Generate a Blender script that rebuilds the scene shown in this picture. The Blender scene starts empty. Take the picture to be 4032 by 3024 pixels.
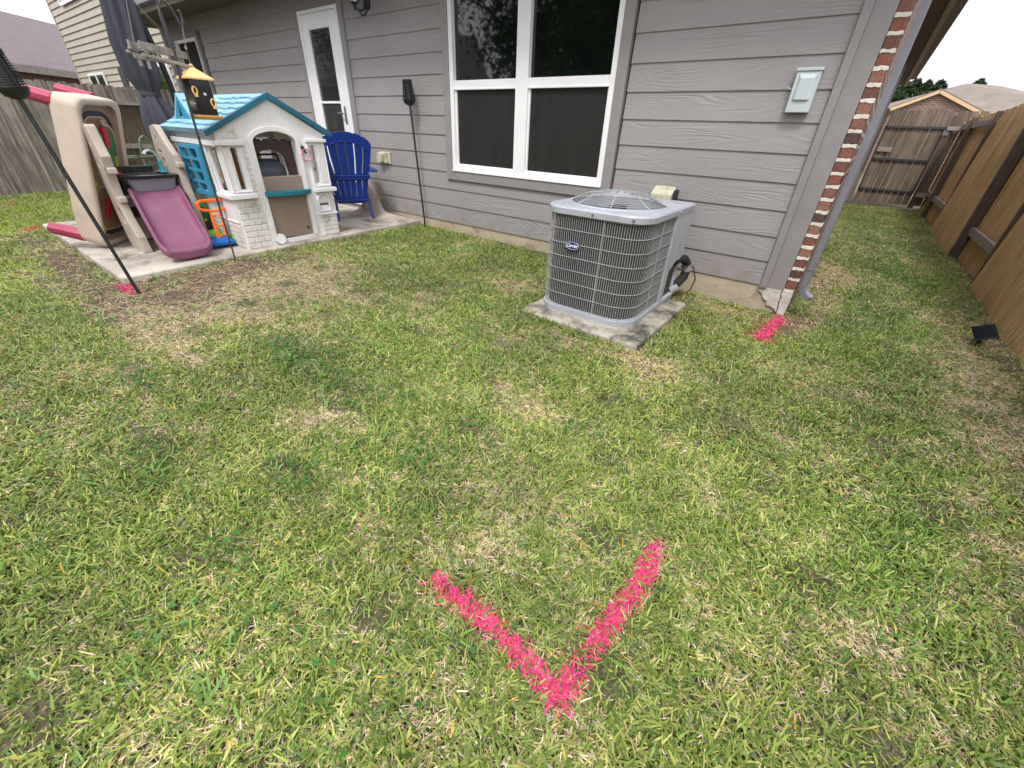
import bpy, bmesh, math, random
import numpy as np
from mathutils import Vector, Matrix
random.seed(7); RNG = np.random.default_rng(11)
SC = bpy.context.scene; COL = SC.collection
# ------------------------------------------------------------------ camera
CAMZ = 0.962
YAW, PITCH, ROLL = 0.63180644, 0.560439760, 0.0412620514
fwd = Vector((-math.sin(YAW)*math.cos(PITCH), math.cos(YAW)*math.cos(PITCH), -math.sin(PITCH)))
rt = Vector((math.cos(YAW), math.sin(YAW), 0)); up = rt.cross(fwd)
r2 = math.cos(ROLL)*rt + math.sin(ROLL)*up; u2 = -math.sin(ROLL)*rt + math.cos(ROLL)*up
cd = bpy.data.cameras.new('camera'); cam = bpy.data.objects.new('camera', cd); COL.objects.link(cam)
M = Matrix((r2, u2, -fwd)).transposed().to_4x4(); M.translation = Vector((0, 0, CAMZ)); cam.matrix_world = M
cd.sensor_width = 36; cd.lens = 36*1594.226/4032; cd.clip_start = .02; cd.clip_end = 500
SC.camera = cam
# ------------------------------------------------------------------ light
W = bpy.data.worlds.new('World'); SC.world = W; W.use_nodes = True
nt = W.node_tree; nt.nodes.clear()
SUN_EL, SUN_AZ = math.radians(56), math.radians(158)      # azimuth clockwise from +Y
sky = nt.nodes.new('ShaderNodeTexSky'); sky.sky_type = 'NISHITA'; sky.sun_disc = False
sky.sun_elevation = SUN_EL; sky.sun_rotation = SUN_AZ; sky.air_density = 1.0; sky.dust_density = 3.0
hs = nt.nodes.new('ShaderNodeHueSaturation'); hs.inputs['Saturation'].default_value = .22
tc = nt.nodes.new('ShaderNodeTexCoord'); nz = nt.nodes.new('ShaderNodeTexNoise')
nz.inputs['Scale'].default_value = 2.2; nz.inputs['Detail'].default_value = 6; nz.inputs['Roughness'].default_value = .55
cr = nt.nodes.new('ShaderNodeValToRGB'); cr.color_ramp.elements[0].position = .40; cr.color_ramp.elements[0].color = (4.7, 4.7, 5.25, 1)
cr.color_ramp.elements[1].position = .60; cr.color_ramp.elements[1].color = (11.2, 11.1, 11.0, 1)
mxs = nt.nodes.new('ShaderNodeMix'); mxs.data_type = 'RGBA'; mxs.inputs['Factor'].default_value = .72
bg = nt.nodes.new('ShaderNodeBackground'); bg.inputs['Strength'].default_value = .15
wo = nt.nodes.new('ShaderNodeOutputWorld')
nt.links.new(sky.outputs[0], hs.inputs['Color']); nt.links.new(tc.outputs['Generated'], nz.inputs['Vector'])
nt.links.new(nz.outputs['Fac'], cr.inputs['Fac']); nt.links.new(hs.outputs[0], mxs.inputs['A'])
nt.links.new(cr.outputs[0], mxs.inputs['B']); nt.links.new(mxs.outputs['Result'], bg.inputs['Color']); nt.links.new(bg.outputs[0], wo.inputs[0])
sd = bpy.data.lights.new('sun', 'SUN'); sd.energy = 1.35; sd.angle = math.radians(12); sd.color = (1, .965, .91)
sun = bpy.data.objects.new('sun', sd); COL.objects.link(sun)
sv = Vector((math.sin(SUN_AZ)*math.cos(SUN_EL), math.cos(SUN_AZ)*math.cos(SUN_EL), math.sin(SUN_EL)))
sun.rotation_euler = sv.to_track_quat('Z', 'Y').to_euler(); sun.location = (0, 0, 12)
SC.view_settings.view_transform = 'Standard'; SC.view_settings.look = 'None'; SC.view_settings.exposure = 0.80; SC.view_settings.gamma = 1
SC.render.engine = 'CYCLES'; SC.cycles.max_bounces = 6; SC.cycles.transparent_max_bounces = 12
# ------------------------------------------------------------------ materials
MATS = {}
def mat(name, col, rough=.6, col2=None, nscale=8, bump=0, bscale=60, metal=0, spec=.5, ior=1.5, stretch=(1, 1, 1), nmix=(.35, .7),
        dirt=None, dirt_scale=3, dirt_pos=(.5, .7), coat=0, bdist=.01):
    m = bpy.data.materials.new(name); m.use_nodes = True; n = m.node_tree.nodes; l = m.node_tree.links
    b = n['Principled BSDF']; b.inputs['Roughness'].default_value = rough; b.inputs['Metallic'].default_value = metal
    b.inputs['IOR'].default_value = ior; b.inputs['Specular IOR Level'].default_value = spec; b.inputs['Coat Weight'].default_value = coat
    b.inputs['Base Color'].default_value = (*col, 1)
    tcn = n.new('ShaderNodeTexCoord'); mp = n.new('ShaderNodeMapping'); mp.inputs['Scale'].default_value = stretch
    l.new(tcn.outputs['Object'], mp.inputs['Vector'])
    if col2 is None: col2 = tuple(c*.86 for c in col)
    t = n.new('ShaderNodeTexNoise'); t.inputs['Scale'].default_value = nscale; t.inputs['Detail'].default_value = 6; t.inputs['Roughness'].default_value = .6
    l.new(mp.outputs[0], t.inputs['Vector'])
    r = n.new('ShaderNodeMapRange'); r.inputs['From Min'].default_value = nmix[0]; r.inputs['From Max'].default_value = nmix[1]
    l.new(t.outputs['Fac'], r.inputs['Value'])
    mx = n.new('ShaderNodeMix'); mx.data_type = 'RGBA'; mx.inputs['A'].default_value = (*col, 1); mx.inputs['B'].default_value = (*col2, 1)
    l.new(r.outputs[0], mx.inputs['Factor']); out = mx.outputs['Result']
    if dirt:
        t2 = n.new('ShaderNodeTexNoise'); t2.inputs['Scale'].default_value = dirt_scale; t2.inputs['Detail'].default_value = 8; t2.inputs['Roughness'].default_value = .7
        l.new(mp.outputs[0], t2.inputs['Vector'])
        q = n.new('ShaderNodeMapRange'); q.inputs['From Min'].default_value = dirt_pos[0]; q.inputs['From Max'].default_value = dirt_pos[1]
        l.new(t2.outputs['Fac'], q.inputs['Value'])
        m2 = n.new('ShaderNodeMix'); m2.data_type = 'RGBA'; l.new(q.outputs[0], m2.inputs['Factor']); l.new(out, m2.inputs['A'])
        m2.inputs['B'].default_value = (*dirt, 1); out = m2.outputs['Result']
    l.new(out, b.inputs['Base Color'])
    if bump:
        t3 = n.new('ShaderNodeTexNoise'); t3.inputs['Scale'].default_value = bscale; t3.inputs['Detail'].default_value = 5
        l.new(mp.outputs[0], t3.inputs['Vector'])
        bp = n.new('ShaderNodeBump'); bp.inputs['Strength'].default_value = bump; bp.inputs['Distance'].default_value = bdist
        l.new(t3.outputs['Fac'], bp.inputs['Height']); l.new(bp.outputs[0], b.inputs['Normal'])
    MATS[name] = m
    return m
def wood_siding(name, c1, c2, strength=.5, axis='X'):
    """painted fibre-cement board with pressed wood grain: contour lines of a stretched noise, different on each course"""
    m = bpy.data.materials.new(name); m.use_nodes = True; n = m.node_tree.nodes; l = m.node_tree.links; b = n['Principled BSDF']
    b.inputs['Roughness'].default_value = .62
    tcn = n.new('ShaderNodeTexCoord'); sp = n.new('ShaderNodeSeparateXYZ'); l.new(tcn.outputs['Object'], sp.inputs[0])
    dv = n.new('ShaderNodeMath'); dv.operation = 'DIVIDE'; dv.inputs[1].default_value = .178; l.new(sp.outputs['Z'], dv.inputs[0])
    fl = n.new('ShaderNodeMath'); fl.operation = 'FLOOR'; l.new(dv.outputs[0], fl.inputs[0])
    ml = n.new('ShaderNodeMath'); ml.operation = 'MULTIPLY'; ml.inputs[1].default_value = 7.31; l.new(fl.outputs[0], ml.inputs[0])
    ax = n.new('ShaderNodeMath'); ax.operation = 'MULTIPLY'; ax.inputs[1].default_value = .95; l.new(sp.outputs[axis], ax.inputs[0])
    zz = n.new('ShaderNodeMath'); zz.operation = 'MULTIPLY'; zz.inputs[1].default_value = 7.0; l.new(sp.outputs['Z'], zz.inputs[0])
    cb = n.new('ShaderNodeCombineXYZ'); l.new(ax.outputs[0], cb.inputs['X']); l.new(zz.outputs[0], cb.inputs['Z']); l.new(ml.outputs[0], cb.inputs['Y'])
    t = n.new('ShaderNodeTexNoise'); t.inputs['Scale'].default_value = 1.0; t.inputs['Detail'].default_value = 2.5; t.inputs['Roughness'].default_value = .45; l.new(cb.outputs[0], t.inputs['Vector'])
    m1 = n.new('ShaderNodeMath'); m1.operation = 'MULTIPLY'; m1.inputs[1].default_value = 115; l.new(t.outputs['Fac'], m1.inputs[0])
    sn = n.new('ShaderNodeMath'); sn.operation = 'SINE'; l.new(m1.outputs[0], sn.inputs[0])
    fine = n.new('ShaderNodeTexNoise'); fine.inputs['Scale'].default_value = 40; fine.inputs['Detail'].default_value = 4; l.new(tcn.outputs['Object'], fine.inputs['Vector'])
    big = n.new('ShaderNodeTexNoise'); big.inputs['Scale'].default_value = 2.3; big.inputs['Detail'].default_value = 3; l.new(cb.outputs[0], big.inputs['Vector'])
    br = n.new('ShaderNodeMapRange'); br.inputs['From Min'].default_value = .42; br.inputs['From Max'].default_value = .66; l.new(big.outputs['Fac'], br.inputs['Value'])
    mm = n.new('ShaderNodeMath'); mm.operation = 'MULTIPLY'; l.new(sn.outputs[0], mm.inputs[0]); l.new(br.outputs[0], mm.inputs[1])
    ad = n.new('ShaderNodeMath'); ad.operation = 'ADD'; l.new(mm.outputs[0], ad.inputs[0]); l.new(fine.outputs['Fac'], ad.inputs[1])
    bp = n.new('ShaderNodeBump'); bp.inputs['Strength'].default_value = strength; bp.inputs['Distance'].default_value = .0022
    l.new(ad.outputs[0], bp.inputs['Height']); l.new(bp.outputs[0], b.inputs['Normal'])
    t4 = n.new('ShaderNodeTexNoise'); t4.inputs['Scale'].default_value = 1.6; t4.inputs['Detail'].default_value = 5; l.new(tcn.outputs['Object'], t4.inputs['Vector'])
    r4 = n.new('ShaderNodeMapRange'); r4.inputs['From Min'].default_value = .3; r4.inputs['From Max'].default_value = .75; l.new(t4.outputs['Fac'], r4.inputs['Value'])
    mx = n.new('ShaderNodeMix'); mx.data_type = 'RGBA'; mx.inputs['A'].default_value = (*c1, 1); mx.inputs['B'].default_value = (*c2, 1); l.new(r4.outputs[0], mx.inputs['Factor'])
    # soil splash low on the wall
    zr = n.new('ShaderNodeMapRange'); zr.inputs['From Min'].default_value = .22; zr.inputs['From Max'].default_value = -.02; l.new(sp.outputs['Z'], zr.inputs['Value'])
    t6 = n.new('ShaderNodeTexNoise'); t6.inputs['Scale'].default_value = 11; t6.inputs['Detail'].default_value = 7; l.new(tcn.outputs['Object'], t6.inputs['Vector'])
    r6 = n.new('ShaderNodeMapRange'); r6.inputs['From Min'].default_value = .42; r6.inputs['From Max'].default_value = .68; r6.inputs['To Max'].default_value = .55; l.new(t6.outputs['Fac'], r6.inputs['Value'])
    m6 = n.new('ShaderNodeMath'); m6.operation = 'MULTIPLY'; l.new(zr.outputs[0], m6.inputs[0]); l.new(r6.outputs[0], m6.inputs[1])
    mx6 = n.new('ShaderNodeMix'); mx6.data_type = 'RGBA'; l.new(m6.outputs[0], mx6.inputs['Factor']); l.new(mx.outputs['Result'], mx6.inputs['A']); mx6.inputs['B'].default_value = (.19, .155, .12, 1)
    l.new(mx6.outputs['Result'], b.inputs['Base Color']); MATS[name] = m
    return m
def fence_mat(name, c1, c2, c3, pitch, axis, strength=.4, off=0):
    """weathered boards: tone changes from board to board (pitch), streaks run up the board"""
    m = bpy.data.materials.new(name); m.use_nodes = True; n = m.node_tree.nodes; l = m.node_tree.links; b = n['Principled BSDF']
    b.inputs['Roughness'].default_value = .8; b.inputs['Specular IOR Level'].default_value = .2
    tcn = n.new('ShaderNodeTexCoord'); sp = n.new('ShaderNodeSeparateXYZ'); l.new(tcn.outputs['Object'], sp.inputs[0])
    dv = n.new('ShaderNodeMath'); dv.operation = 'DIVIDE'; dv.inputs[1].default_value = pitch; l.new(sp.outputs[axis], dv.inputs[0])
    fl = n.new('ShaderNodeMath'); fl.operation = 'FLOOR'; l.new(dv.outputs[0], fl.inputs[0])
    wn = n.new('ShaderNodeTexWhiteNoise'); wn.noise_dimensions = '1D'; l.new(fl.outputs[0], wn.inputs['W'])
    mx = n.new('ShaderNodeMix'); mx.data_type = 'RGBA'; mx.inputs['A'].default_value = (*c1, 1); mx.inputs['B'].default_value = (*c2, 1); l.new(wn.outputs['Value'], mx.inputs['Factor'])
    mp = n.new('ShaderNodeMapping'); mp.inputs['Scale'].default_value = (28, 28, 1.6); l.new(tcn.outputs['Object'], mp.inputs['Vector'])
    t = n.new('ShaderNodeTexNoise'); t.inputs['Scale'].default_value = 1; t.inputs['Detail'].default_value = 7; t.inputs['Roughness'].default_value = .65; l.new(mp.outputs[0], t.inputs['Vector'])
    r = n.new('ShaderNodeMapRange'); r.inputs['From Min'].default_value = .44; r.inputs['From Max'].default_value = .62; l.new(t.outputs['Fac'], r.inputs['Value'])
    m2 = n.new('ShaderNodeMix'); m2.data_type = 'RGBA'; m2.inputs['B'].default_value = (*c3, 1); l.new(r.outputs[0], m2.inputs['Factor']); l.new(mx.outputs['Result'], m2.inputs['A'])
    t5 = n.new('ShaderNodeTexNoise'); t5.inputs['Scale'].default_value = 2.2; t5.inputs['Detail'].default_value = 6; l.new(tcn.outputs['Object'], t5.inputs['Vector'])
    r5 = n.new('ShaderNodeMapRange'); r5.inputs['From Min'].default_value = .45; r5.inputs['From Max'].default_value = .7; r5.inputs['To Max'].default_value = .6; l.new(t5.outputs['Fac'], r5.inputs['Value'])
    m3 = n.new('ShaderNodeMix'); m3.data_type = 'RGBA'; m3.inputs['B'].default_value = (*[c*.62 for c in c1], 1); l.new(r5.outputs[0], m3.inputs['Factor']); l.new(m2.outputs['Result'], m3.inputs['A'])
    l.new(m3.outputs['Result'], b.inputs['Base Color'])
    bp = n.new('ShaderNodeBump'); bp.inputs['Strength'].default_value = strength; bp.inputs['Distance'].default_value = .006
    l.new(t.outputs['Fac'], bp.inputs['Height']); l.new(bp.outputs[0], b.inputs['Normal']); MATS[name] = m
    return m
def brick_mat(name, c1, c2, mortar, scale=1, plane='YZ', bw=.2, bh=.075, msize=.012):
    m = bpy.data.materials.new(name); m.use_nodes = True; n = m.node_tree.nodes; l = m.node_tree.links; b = n['Principled BSDF']
    b.inputs['Roughness'].default_value = .85
    tcn = n.new('ShaderNodeTexCoord'); sp = n.new('ShaderNodeSeparateXYZ'); l.new(tcn.outputs['Object'], sp.inputs[0])
    cb = n.new('ShaderNodeCombineXYZ'); l.new(sp.outputs[plane[0]], cb.inputs['X']); l.new(sp.outputs[plane[1]], cb.inputs['Y'])
    t = n.new('ShaderNodeTexBrick'); t.inputs['Scale'].default_value = 1; t.inputs['Brick Width'].default_value = bw; t.inputs['Row Height'].default_value = bh
    t.inputs['Mortar Size'].default_value = msize; t.inputs['Mortar Smooth'].default_value = .2; t.inputs['Color1'].default_value = (*c1, 1); t.inputs['Color2'].default_value = (*c2, 1); t.inputs['Mortar'].default_value = (*mortar, 1)
    l.new(cb.outputs[0], t.inputs['Vector'])
    ns = n.new('ShaderNodeTexNoise'); ns.inputs['Scale'].default_value = 9; ns.inputs['Detail'].default_value = 6; l.new(tcn.outputs['Object'], ns.inputs['Vector'])
    mx = n.new('ShaderNodeMix'); mx.data_type = 'RGBA'; mx.blend_type = 'MULTIPLY'; mx.inputs['Factor'].default_value = .6
    l.new(t.outputs['Color'], mx.inputs['A']); l.new(ns.outputs['Color'], mx.inputs['B'])
    l.new(mx.outputs['Result'], b.inputs['Base Color'])
    bp = n.new('ShaderNodeBump'); bp.inputs['Strength'].default_value = .5; bp.inputs['Distance'].default_value = .01; bp.invert = True
    l.new(t.outputs['Fac'], bp.inputs['Height']); l.new(bp.outputs[0], b.inputs['Normal']); MATS[name] = m
    return m
# ------------------------------------------------------------------ mesh builder
class MB:
    def __init__(s): s.v = []; s.f = []; s.st = []
    def add(s, vs, fs):
        s.st.append((len(s.v), len(s.f))); k = len(s.v); s.v += [tuple(p) for p in vs]; s.f += [tuple(i+k for i in f) for f in fs]; return s
    def box(s, a, b, M=None):
        (x0, y0, z0), (x1, y1, z1) = a, b
        vs = [Vector(p) for p in ((x0,y0,z0),(x1,y0,z0),(x1,y1,z0),(x0,y1,z0),(x0,y0,z1),(x1,y0,z1),(x1,y1,z1),(x0,y1,z1))]
        if M is not None: vs = [M @ p for p in vs]
        return s.add(vs, [(0,3,2,1),(4,5,6,7),(0,1,5,4),(1,2,6,5),(2,3,7,6),(3,0,4,7)])
    def bar(s, p, q, w, h, upv=(0, 0, 1), taper=1):
        p, q = Vector(p), Vector(q); d = (q-p).normalized(); u = Vector(upv)
        if abs(d.dot(u)) > .98: u = Vector((1, 0, 0))
        a = d.cross(u).normalized(); b = a.cross(d).normalized(); vs = []
        for c, k in ((p, 1), (q, taper)):
            for i, j in ((-1,-1),(1,-1),(1,1),(-1,1)): vs.append(c + a*i*w/2*k + b*j*h/2*k)
        return s.add(vs, [(3,2,1,0),(4,5,6,7),(0,1,5,4),(1,2,6,5),(2,3,7,6),(3,0,4,7)])
    def tube(s, pts, r, n=8, close=False, caps=True):
        pts = [Vector(p) for p in pts]; N = len(pts); rr = r if isinstance(r, (list, tuple)) else [r]*N
        ref = None; vs = []
        for i, p in enumerate(pts):
            a = pts[i-1] if (i > 0 or close) else p; b = pts[(i+1) % N] if (i < N-1 or close) else p
            d = (b-a).normalized()
            if ref is None: ref = d.orthogonal().normalized()
            ref = (ref - d*ref.dot(d)); ref = ref.normalized() if ref.length > 1e-6 else d.orthogonal().normalized()
            c = d.cross(ref)
            for k in range(n):
                t = 2*math.pi*k/n; vs.append(p + (ref*math.cos(t)+c*math.sin(t))*rr[i])
        fs = []
        for i in range(N if close else N-1):
            j = (i+1) % N
            for k in range(n): fs.append((i*n+k, i*n+(k+1) % n, j*n+(k+1) % n, j*n+k))
        if caps and not close: fs += [tuple(range(n-1, -1, -1)), tuple((N-1)*n+k for k in range(n))]
        return s.add(vs, fs)
    def lathe(s, prof, c=(0, 0, 0), n=24, caps=True, M=None):
        vs = []
        for r, z in prof:
            for k in range(n):
                t = 2*math.pi*k/n; p = Vector((r*math.cos(t), r*math.sin(t), z))
                if M is not None: p = M @ p
                vs.append(p+Vector(c))
        fs = [(i*n+k, i*n+(k+1) % n, (i+1)*n+(k+1) % n, (i+1)*n+k) for i in range(len(prof)-1) for k in range(n)]
        if caps: fs += [tuple(range(n-1, -1, -1)), tuple((len(prof)-1)*n+k for k in range(n))]
        return s.add(vs, fs)
    def loft(s, loops, capa=True, capb=True):
        n = len(loops[0]); vs = [p for L in loops for p in L]
        fs = [(i*n+k, i*n+(k+1) % n, (i+1)*n+(k+1) % n, (i+1)*n+k) for i in range(len(loops)-1) for k in range(n)]
        if capa: fs.append(tuple(range(n-1, -1, -1)))
        if capb: fs.append(tuple((len(loops)-1)*n+k for k in range(n)))
        return s.add(vs, fs)
    def prism(s, poly, d):                 # polygon (3D points) pushed along d
        d = Vector(d); a = [Vector(p) for p in poly]; return s.loft([a, [p+d for p in a]])
    def grid(s, P):                        # P[i][j] points
        n, m = len(P), len(P[0]); vs = [p for r in P for p in r]
        return s.add(vs, [(i*m+j, i*m+j+1, (i+1)*m+j+1, (i+1)*m+j) for i in range(n-1) for j in range(m-1)])
    def pieces(s, name, m, root=None, **kw):   # every added piece becomes an object of its own
        out = []; st = s.st+[(len(s.v), len(s.f))]
        for (v0, f0), (v1, f1) in zip(st[:-1], st[1:]):
            q = MB(); q.v = s.v[v0:v1]; q.f = [tuple(i-v0 for i in f) for f in s.f[f0:f1]]; out.append(q.build(name, m, root, **kw))
        return out
    def build(s, name, m, root=None, smooth=False, bevel=0, world=True, solid=0, seg=2, subsurf=0, angle=40):
        me = bpy.data.meshes.new(name); me.from_pydata([tuple(p) for p in s.v], [], s.f); me.validate()
        bm = bmesh.new(); bm.from_mesh(me); bmesh.ops.recalc_face_normals(bm, faces=bm.faces); bm.to_mesh(me); bm.free()
        o = bpy.data.objects.new(name, me); COL.objects.link(o)
        if m: me.materials.append(MATS[m] if isinstance(m, str) else m)
        finish(o, root, smooth, bevel, world, solid, seg, subsurf, angle)
        return o
def finish(o, root=None, smooth=False, bevel=0, world=True, solid=0, seg=2, subsurf=0, angle=40):
    me = o.data
    if smooth:
        me.polygons.foreach_set('use_smooth', [True]*len(me.polygons)); me.set_sharp_from_angle(angle=math.radians(angle))
    if solid: k = o.modifiers.new('thick', 'SOLIDIFY'); k.thickness = solid; k.offset = 0
    if subsurf: k = o.modifiers.new('sub', 'SUBSURF'); k.levels = k.render_levels = subsurf
    if bevel: k = o.modifiers.new('bev', 'BEVEL'); k.width = bevel; k.segments = seg; k.limit_method = 'ANGLE'; k.angle_limit = math.radians(35); k.harden_normals = False
    if root is not None:
        o.parent = root
        if world:
            r = root; off = Vector((0, 0, 0))
            while r is not None: off += r.location; r = r.parent
            o.location = -off
def root(name, loc, label, cat, group=None, rz=0):
    o = bpy.data.objects.new(name, None); COL.objects.link(o); o.location = loc; o.rotation_euler = (0, 0, rz); o.empty_display_size = .1
    o['label'] = label; o['category'] = cat
    if group: o['group'] = group
    return o
def tag(o, label=None, cat=None, group=None, kind=None):
    if label: o['label'] = label
    if cat: o['category'] = cat
    if group: o['group'] = group
    if kind: o['kind'] = kind
    return o
def plate(outline, holes, th, F, name, m, rt_=None, bevel=0, **kw):
    """flat plate with holes: 2-D outline -> extruded by th, placed by matrix F (local z = thickness)"""
    cu = bpy.data.curves.new('tmp', 'CURVE'); cu.dimensions = '2D'; cu.fill_mode = 'BOTH'; cu.extrude = th/2
    for poly in [outline]+list(holes):
        sp = cu.splines.new('POLY'); sp.points.add(len(poly)-1); sp.use_cyclic_u = True
        for i, p in enumerate(poly): sp.points[i].co = (p[0], p[1], 0, 1)
    ob = bpy.data.objects.new('tmp', cu); COL.objects.link(ob)
    dg = bpy.context.evaluated_depsgraph_get(); me = bpy.data.meshes.new_from_object(ob.evaluated_get(dg)); COL.objects.unlink(ob)
    bpy.data.objects.remove(ob); me.transform(F)
    bm = bmesh.new(); bm.from_mesh(me); bmesh.ops.remove_doubles(bm, verts=bm.verts, dist=1e-5); bm.to_mesh(me); bm.free()
    me.name = name; me.materials.clear(); me.materials.append(MATS[m])
    if name is None: return me
    o = bpy.data.objects.new(name, me); COL.objects.link(o); finish(o, rt_, bevel=bevel, **kw); return o
def join_mesh(o, mb):
    """add the builder's geometry to an existing object's mesh (same material)"""
    bm = bmesh.new(); bm.from_mesh(o.data)
    vs = [bm.verts.new(p) for p in mb.v]
    for f in mb.f:
        try: bm.faces.new([vs[i] for i in f])
        except ValueError: pass
    bmesh.ops.recalc_face_normals(bm, faces=bm.faces); bm.to_mesh(o.data); bm.free()
def FX(x):   # plate frame facing +X: local (u,v) -> world (Y,Z) at X=x
    return Matrix(((0, 0, 1, x), (1, 0, 0, 0), (0, 1, 0, 0), (0, 0, 0, 1)))
def FY(y):   # plate frame facing Y: local (u,v)->(X,Z)
    return Matrix(((1, 0, 0, 0), (0, 0, -1, y), (0, 1, 0, 0), (0, 0, 0, 1)))
def frame_of(o, ux, uy):
    o, ux, uy = Vector(o), Vector(ux), Vector(uy); uz = ux.cross(uy)
    return Matrix(((ux.x, uy.x, uz.x, o.x), (ux.y, uy.y, uz.y, o.y), (ux.z, uy.z, uz.z, o.z), (0, 0, 0, 1)))
def arc(cx, cy, rx, ry, a0, a1, n):
    return [(cx+rx*math.cos(math.radians(a0+(a1-a0)*i/n)), cy+ry*math.sin(math.radians(a0+(a1-a0)*i/n))) for i in range(n+1)]
def rrect(x0, y0, x1, y1, r, n=5):
    return arc(x1-r, y0+r, r, r, -90, 0, n)+arc(x1-r, y1-r, r, r, 0, 90, n)+arc(x0+r, y1-r, r, r, 90, 180, n)+arc(x0+r, y0+r, r, r, 180, 270, n)
def sm(t): t = np.clip(t, 0, 1); return t*t*(3-2*t)
def gz(x, y):
    x = np.asarray(x, float); y = np.asarray(y, float)
    return -.2 + .09*sm(-x/3.2)*sm((y+1)/3.2) - .13*sm((-x-6.4)/4) - .03*sm((y-6)/6)
def G(x, y): return float(gz(x, y))
D = 3.674
# ------------------------------------------------------------------ material list
wood_siding('siding_paint', (.30, .279, .284), (.258, .239, .242), .5)
mat('trim_paint', (.262, .242, .246), .6, (.23, .212, .215), 6, bump=.25, bscale=90, bdist=.003)
wood_siding('beige_siding', (.385, .348, .288), (.33, .295, .24), .15)
mat('beige_trim', (.37, .335, .28), .7)
mat('concrete_foundation', (.46, .39, .29), .85, (.36, .29, .2), 5, bump=.6, bscale=25, dirt=(.12, .1, .08), dirt_scale=4, dirt_pos=(.56, .72))
mat('broken_mortar', (.62, .58, .54), .9, (.42, .38, .34), 14, bump=.8, bscale=30)
mat('patio_concrete', (.54, .49, .43), .85, (.36, .315, .27), 2.2, bump=.4, bscale=50, dirt=(.15, .12, .10), dirt_scale=2.6, dirt_pos=(.47, .66))
mat('pad_concrete', (.43, .395, .33), .88, (.30, .27, .21), 7, bump=.9, bscale=24, dirt=(.065, .062, .055), dirt_scale=4.5, dirt_pos=(.48, .63))
mat('white_vinyl', (.82, .82, .84), .35, (.76, .76, .79), 5)
mat('window_glass', (.004, .006, .005), .03, (.006, .008, .006), ior=1.62)
mat('door_glass', (.012, .016, .017), .03, (.03, .035, .035), 1.2, ior=1.9)
mat('insect_screen', (.013, .013, .0125), .55, (.021, .0205, .019), 2, spec=.35, stretch=(8, 8, .6))
mat('dark_void', (.006, .006, .006), .9)
mat('fascia_paint', (.36, .33, .28), .6)
mat('soffit_paint', (.13, .118, .11), .8)
mat('shingle_grey', (.2, .17, .17), .9, (.15, .13, .13), 14, bump=.8, bscale=60)
mat('shingle_mauve', (.165, .135, .148), .9, (.125, .102, .114), 1.6, bump=.8, bscale=30, stretch=(1, 1, 5), dirt=(.14, .115, .13), dirt_scale=8)
mat('shingle_tan', (.225, .185, .165), .9, (.165, .135, .12), 1.2, bump=.8, bscale=20, stretch=(1, 1, 4))
brick_mat('brick_far', (.17, .07, .055), (.24, .11, .085), (.3, .25, .22))
brick_mat('brick_gable', (.27, .14, .11), (.18, .10, .09), (.42, .33, .28), plane='XZ')
for i, c in enumerate([(.24, .092, .062), (.185, .075, .058), (.28, .14, .095), (.10, .055, .05), (.22, .10, .078)]):
    mat('brick_%d' % i, c, .85, tuple(k*.72 for k in c), 12, bump=.7, bscale=60)
mat('mortar_white', (.72, .66, .60), .9, (.56, .5, .44), 10, bump=.6, bscale=40)
mat('gutter_metal', (.215, .215, .245), .42, (.17, .17, .195), 3, spec=.6)
mat('dark_metal', (.045, .045, .05), .5)
mat('brushed_steel', (.45, .44, .42), .35, metal=1)
fence_mat('fence_grey', (.235, .205, .175), (.10, .086, .072), (.37, .335, .295), .14, 'Y')
fence_mat('fence_dark', (.115, .09, .062), (.085, .066, .045), (.155, .125, .088), .14, 'Y')
fence_mat('fence_brown', (.60, .395, .195), (.44, .275, .125), (.68, .48, .27), .14, 'Y')
fence_mat('fence_gate', (.175, .135, .10), (.12, .092, .07), (.25, .20, .155), .14, 'X')
mat('old_wood', (.36, .33, .3), .85, (.2, .175, .155), 4, bump=.6, bscale=30, stretch=(1, 6, 6))
mat('post_wood', (.12, .088, .072), .85, (.07, .05, .042), 5, bump=.5, bscale=30, stretch=(8, 8, 1))
mat('rail_wood', (.33, .3, .28), .85, (.2, .18, .165), 6, bump=.5, bscale=30)
m = mat('soil', (.9, .9, .9), .95, (.45, .42, .38), 60, bump=1.0, bscale=90, bdist=.02, nmix=(.3, .65))
n = m.node_tree.nodes; l = m.node_tree.links; vc = n.new('ShaderNodeVertexColor'); vc.layer_name = 'Col'; mm = n.new('ShaderNodeMix'); mm.data_type = 'RGBA'; mm.blend_type = 'MULTIPLY'; mm.inputs['Factor'].default_value = 1
src = n['Principled BSDF'].inputs['Base Color'].links[0].from_socket; l.new(src, mm.inputs['A']); l.new(vc.outputs['Color'], mm.inputs['B']); l.new(mm.outputs['Result'], n['Principled BSDF'].inputs['Base Color'])
# ------------------------------------------------------------------ ground
xs = np.unique(np.concatenate([np.linspace(-90, -14, 20), np.linspace(-14, -7.2, 30), np.linspace(-7.2, 2.2, 150), np.linspace(2.2, 60, 22)]))
ys = np.unique(np.concatenate([np.linspace(-60, -3, 16), np.linspace(-3, 4.2, 120), np.linspace(4.2, 16, 50), np.linspace(16, 130, 22)]))
X, Y = np.meshgrid(xs, ys, indexing='ij'); Z = gz(X, Y)
near = (X > -7.2) & (X < 2.2) & (Y > -3) & (Y < 4.2)
Z = Z + near*(.008*np.sin(X*9.1+Y*4.3)+.006*np.sin(Y*13.7-X*6.1)) - .008
vs = np.stack([X, Y, Z], -1).reshape(-1, 3); n_, m_ = X.shape
I = (np.arange(n_-1)[:, None]*m_+np.arange(m_-1)[None]).reshape(-1)
b = MB(); b.v = [tuple(p) for p in vs]; b.f = [(i, i+m_, i+m_+1, i+1) for i in I.tolist()]
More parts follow.
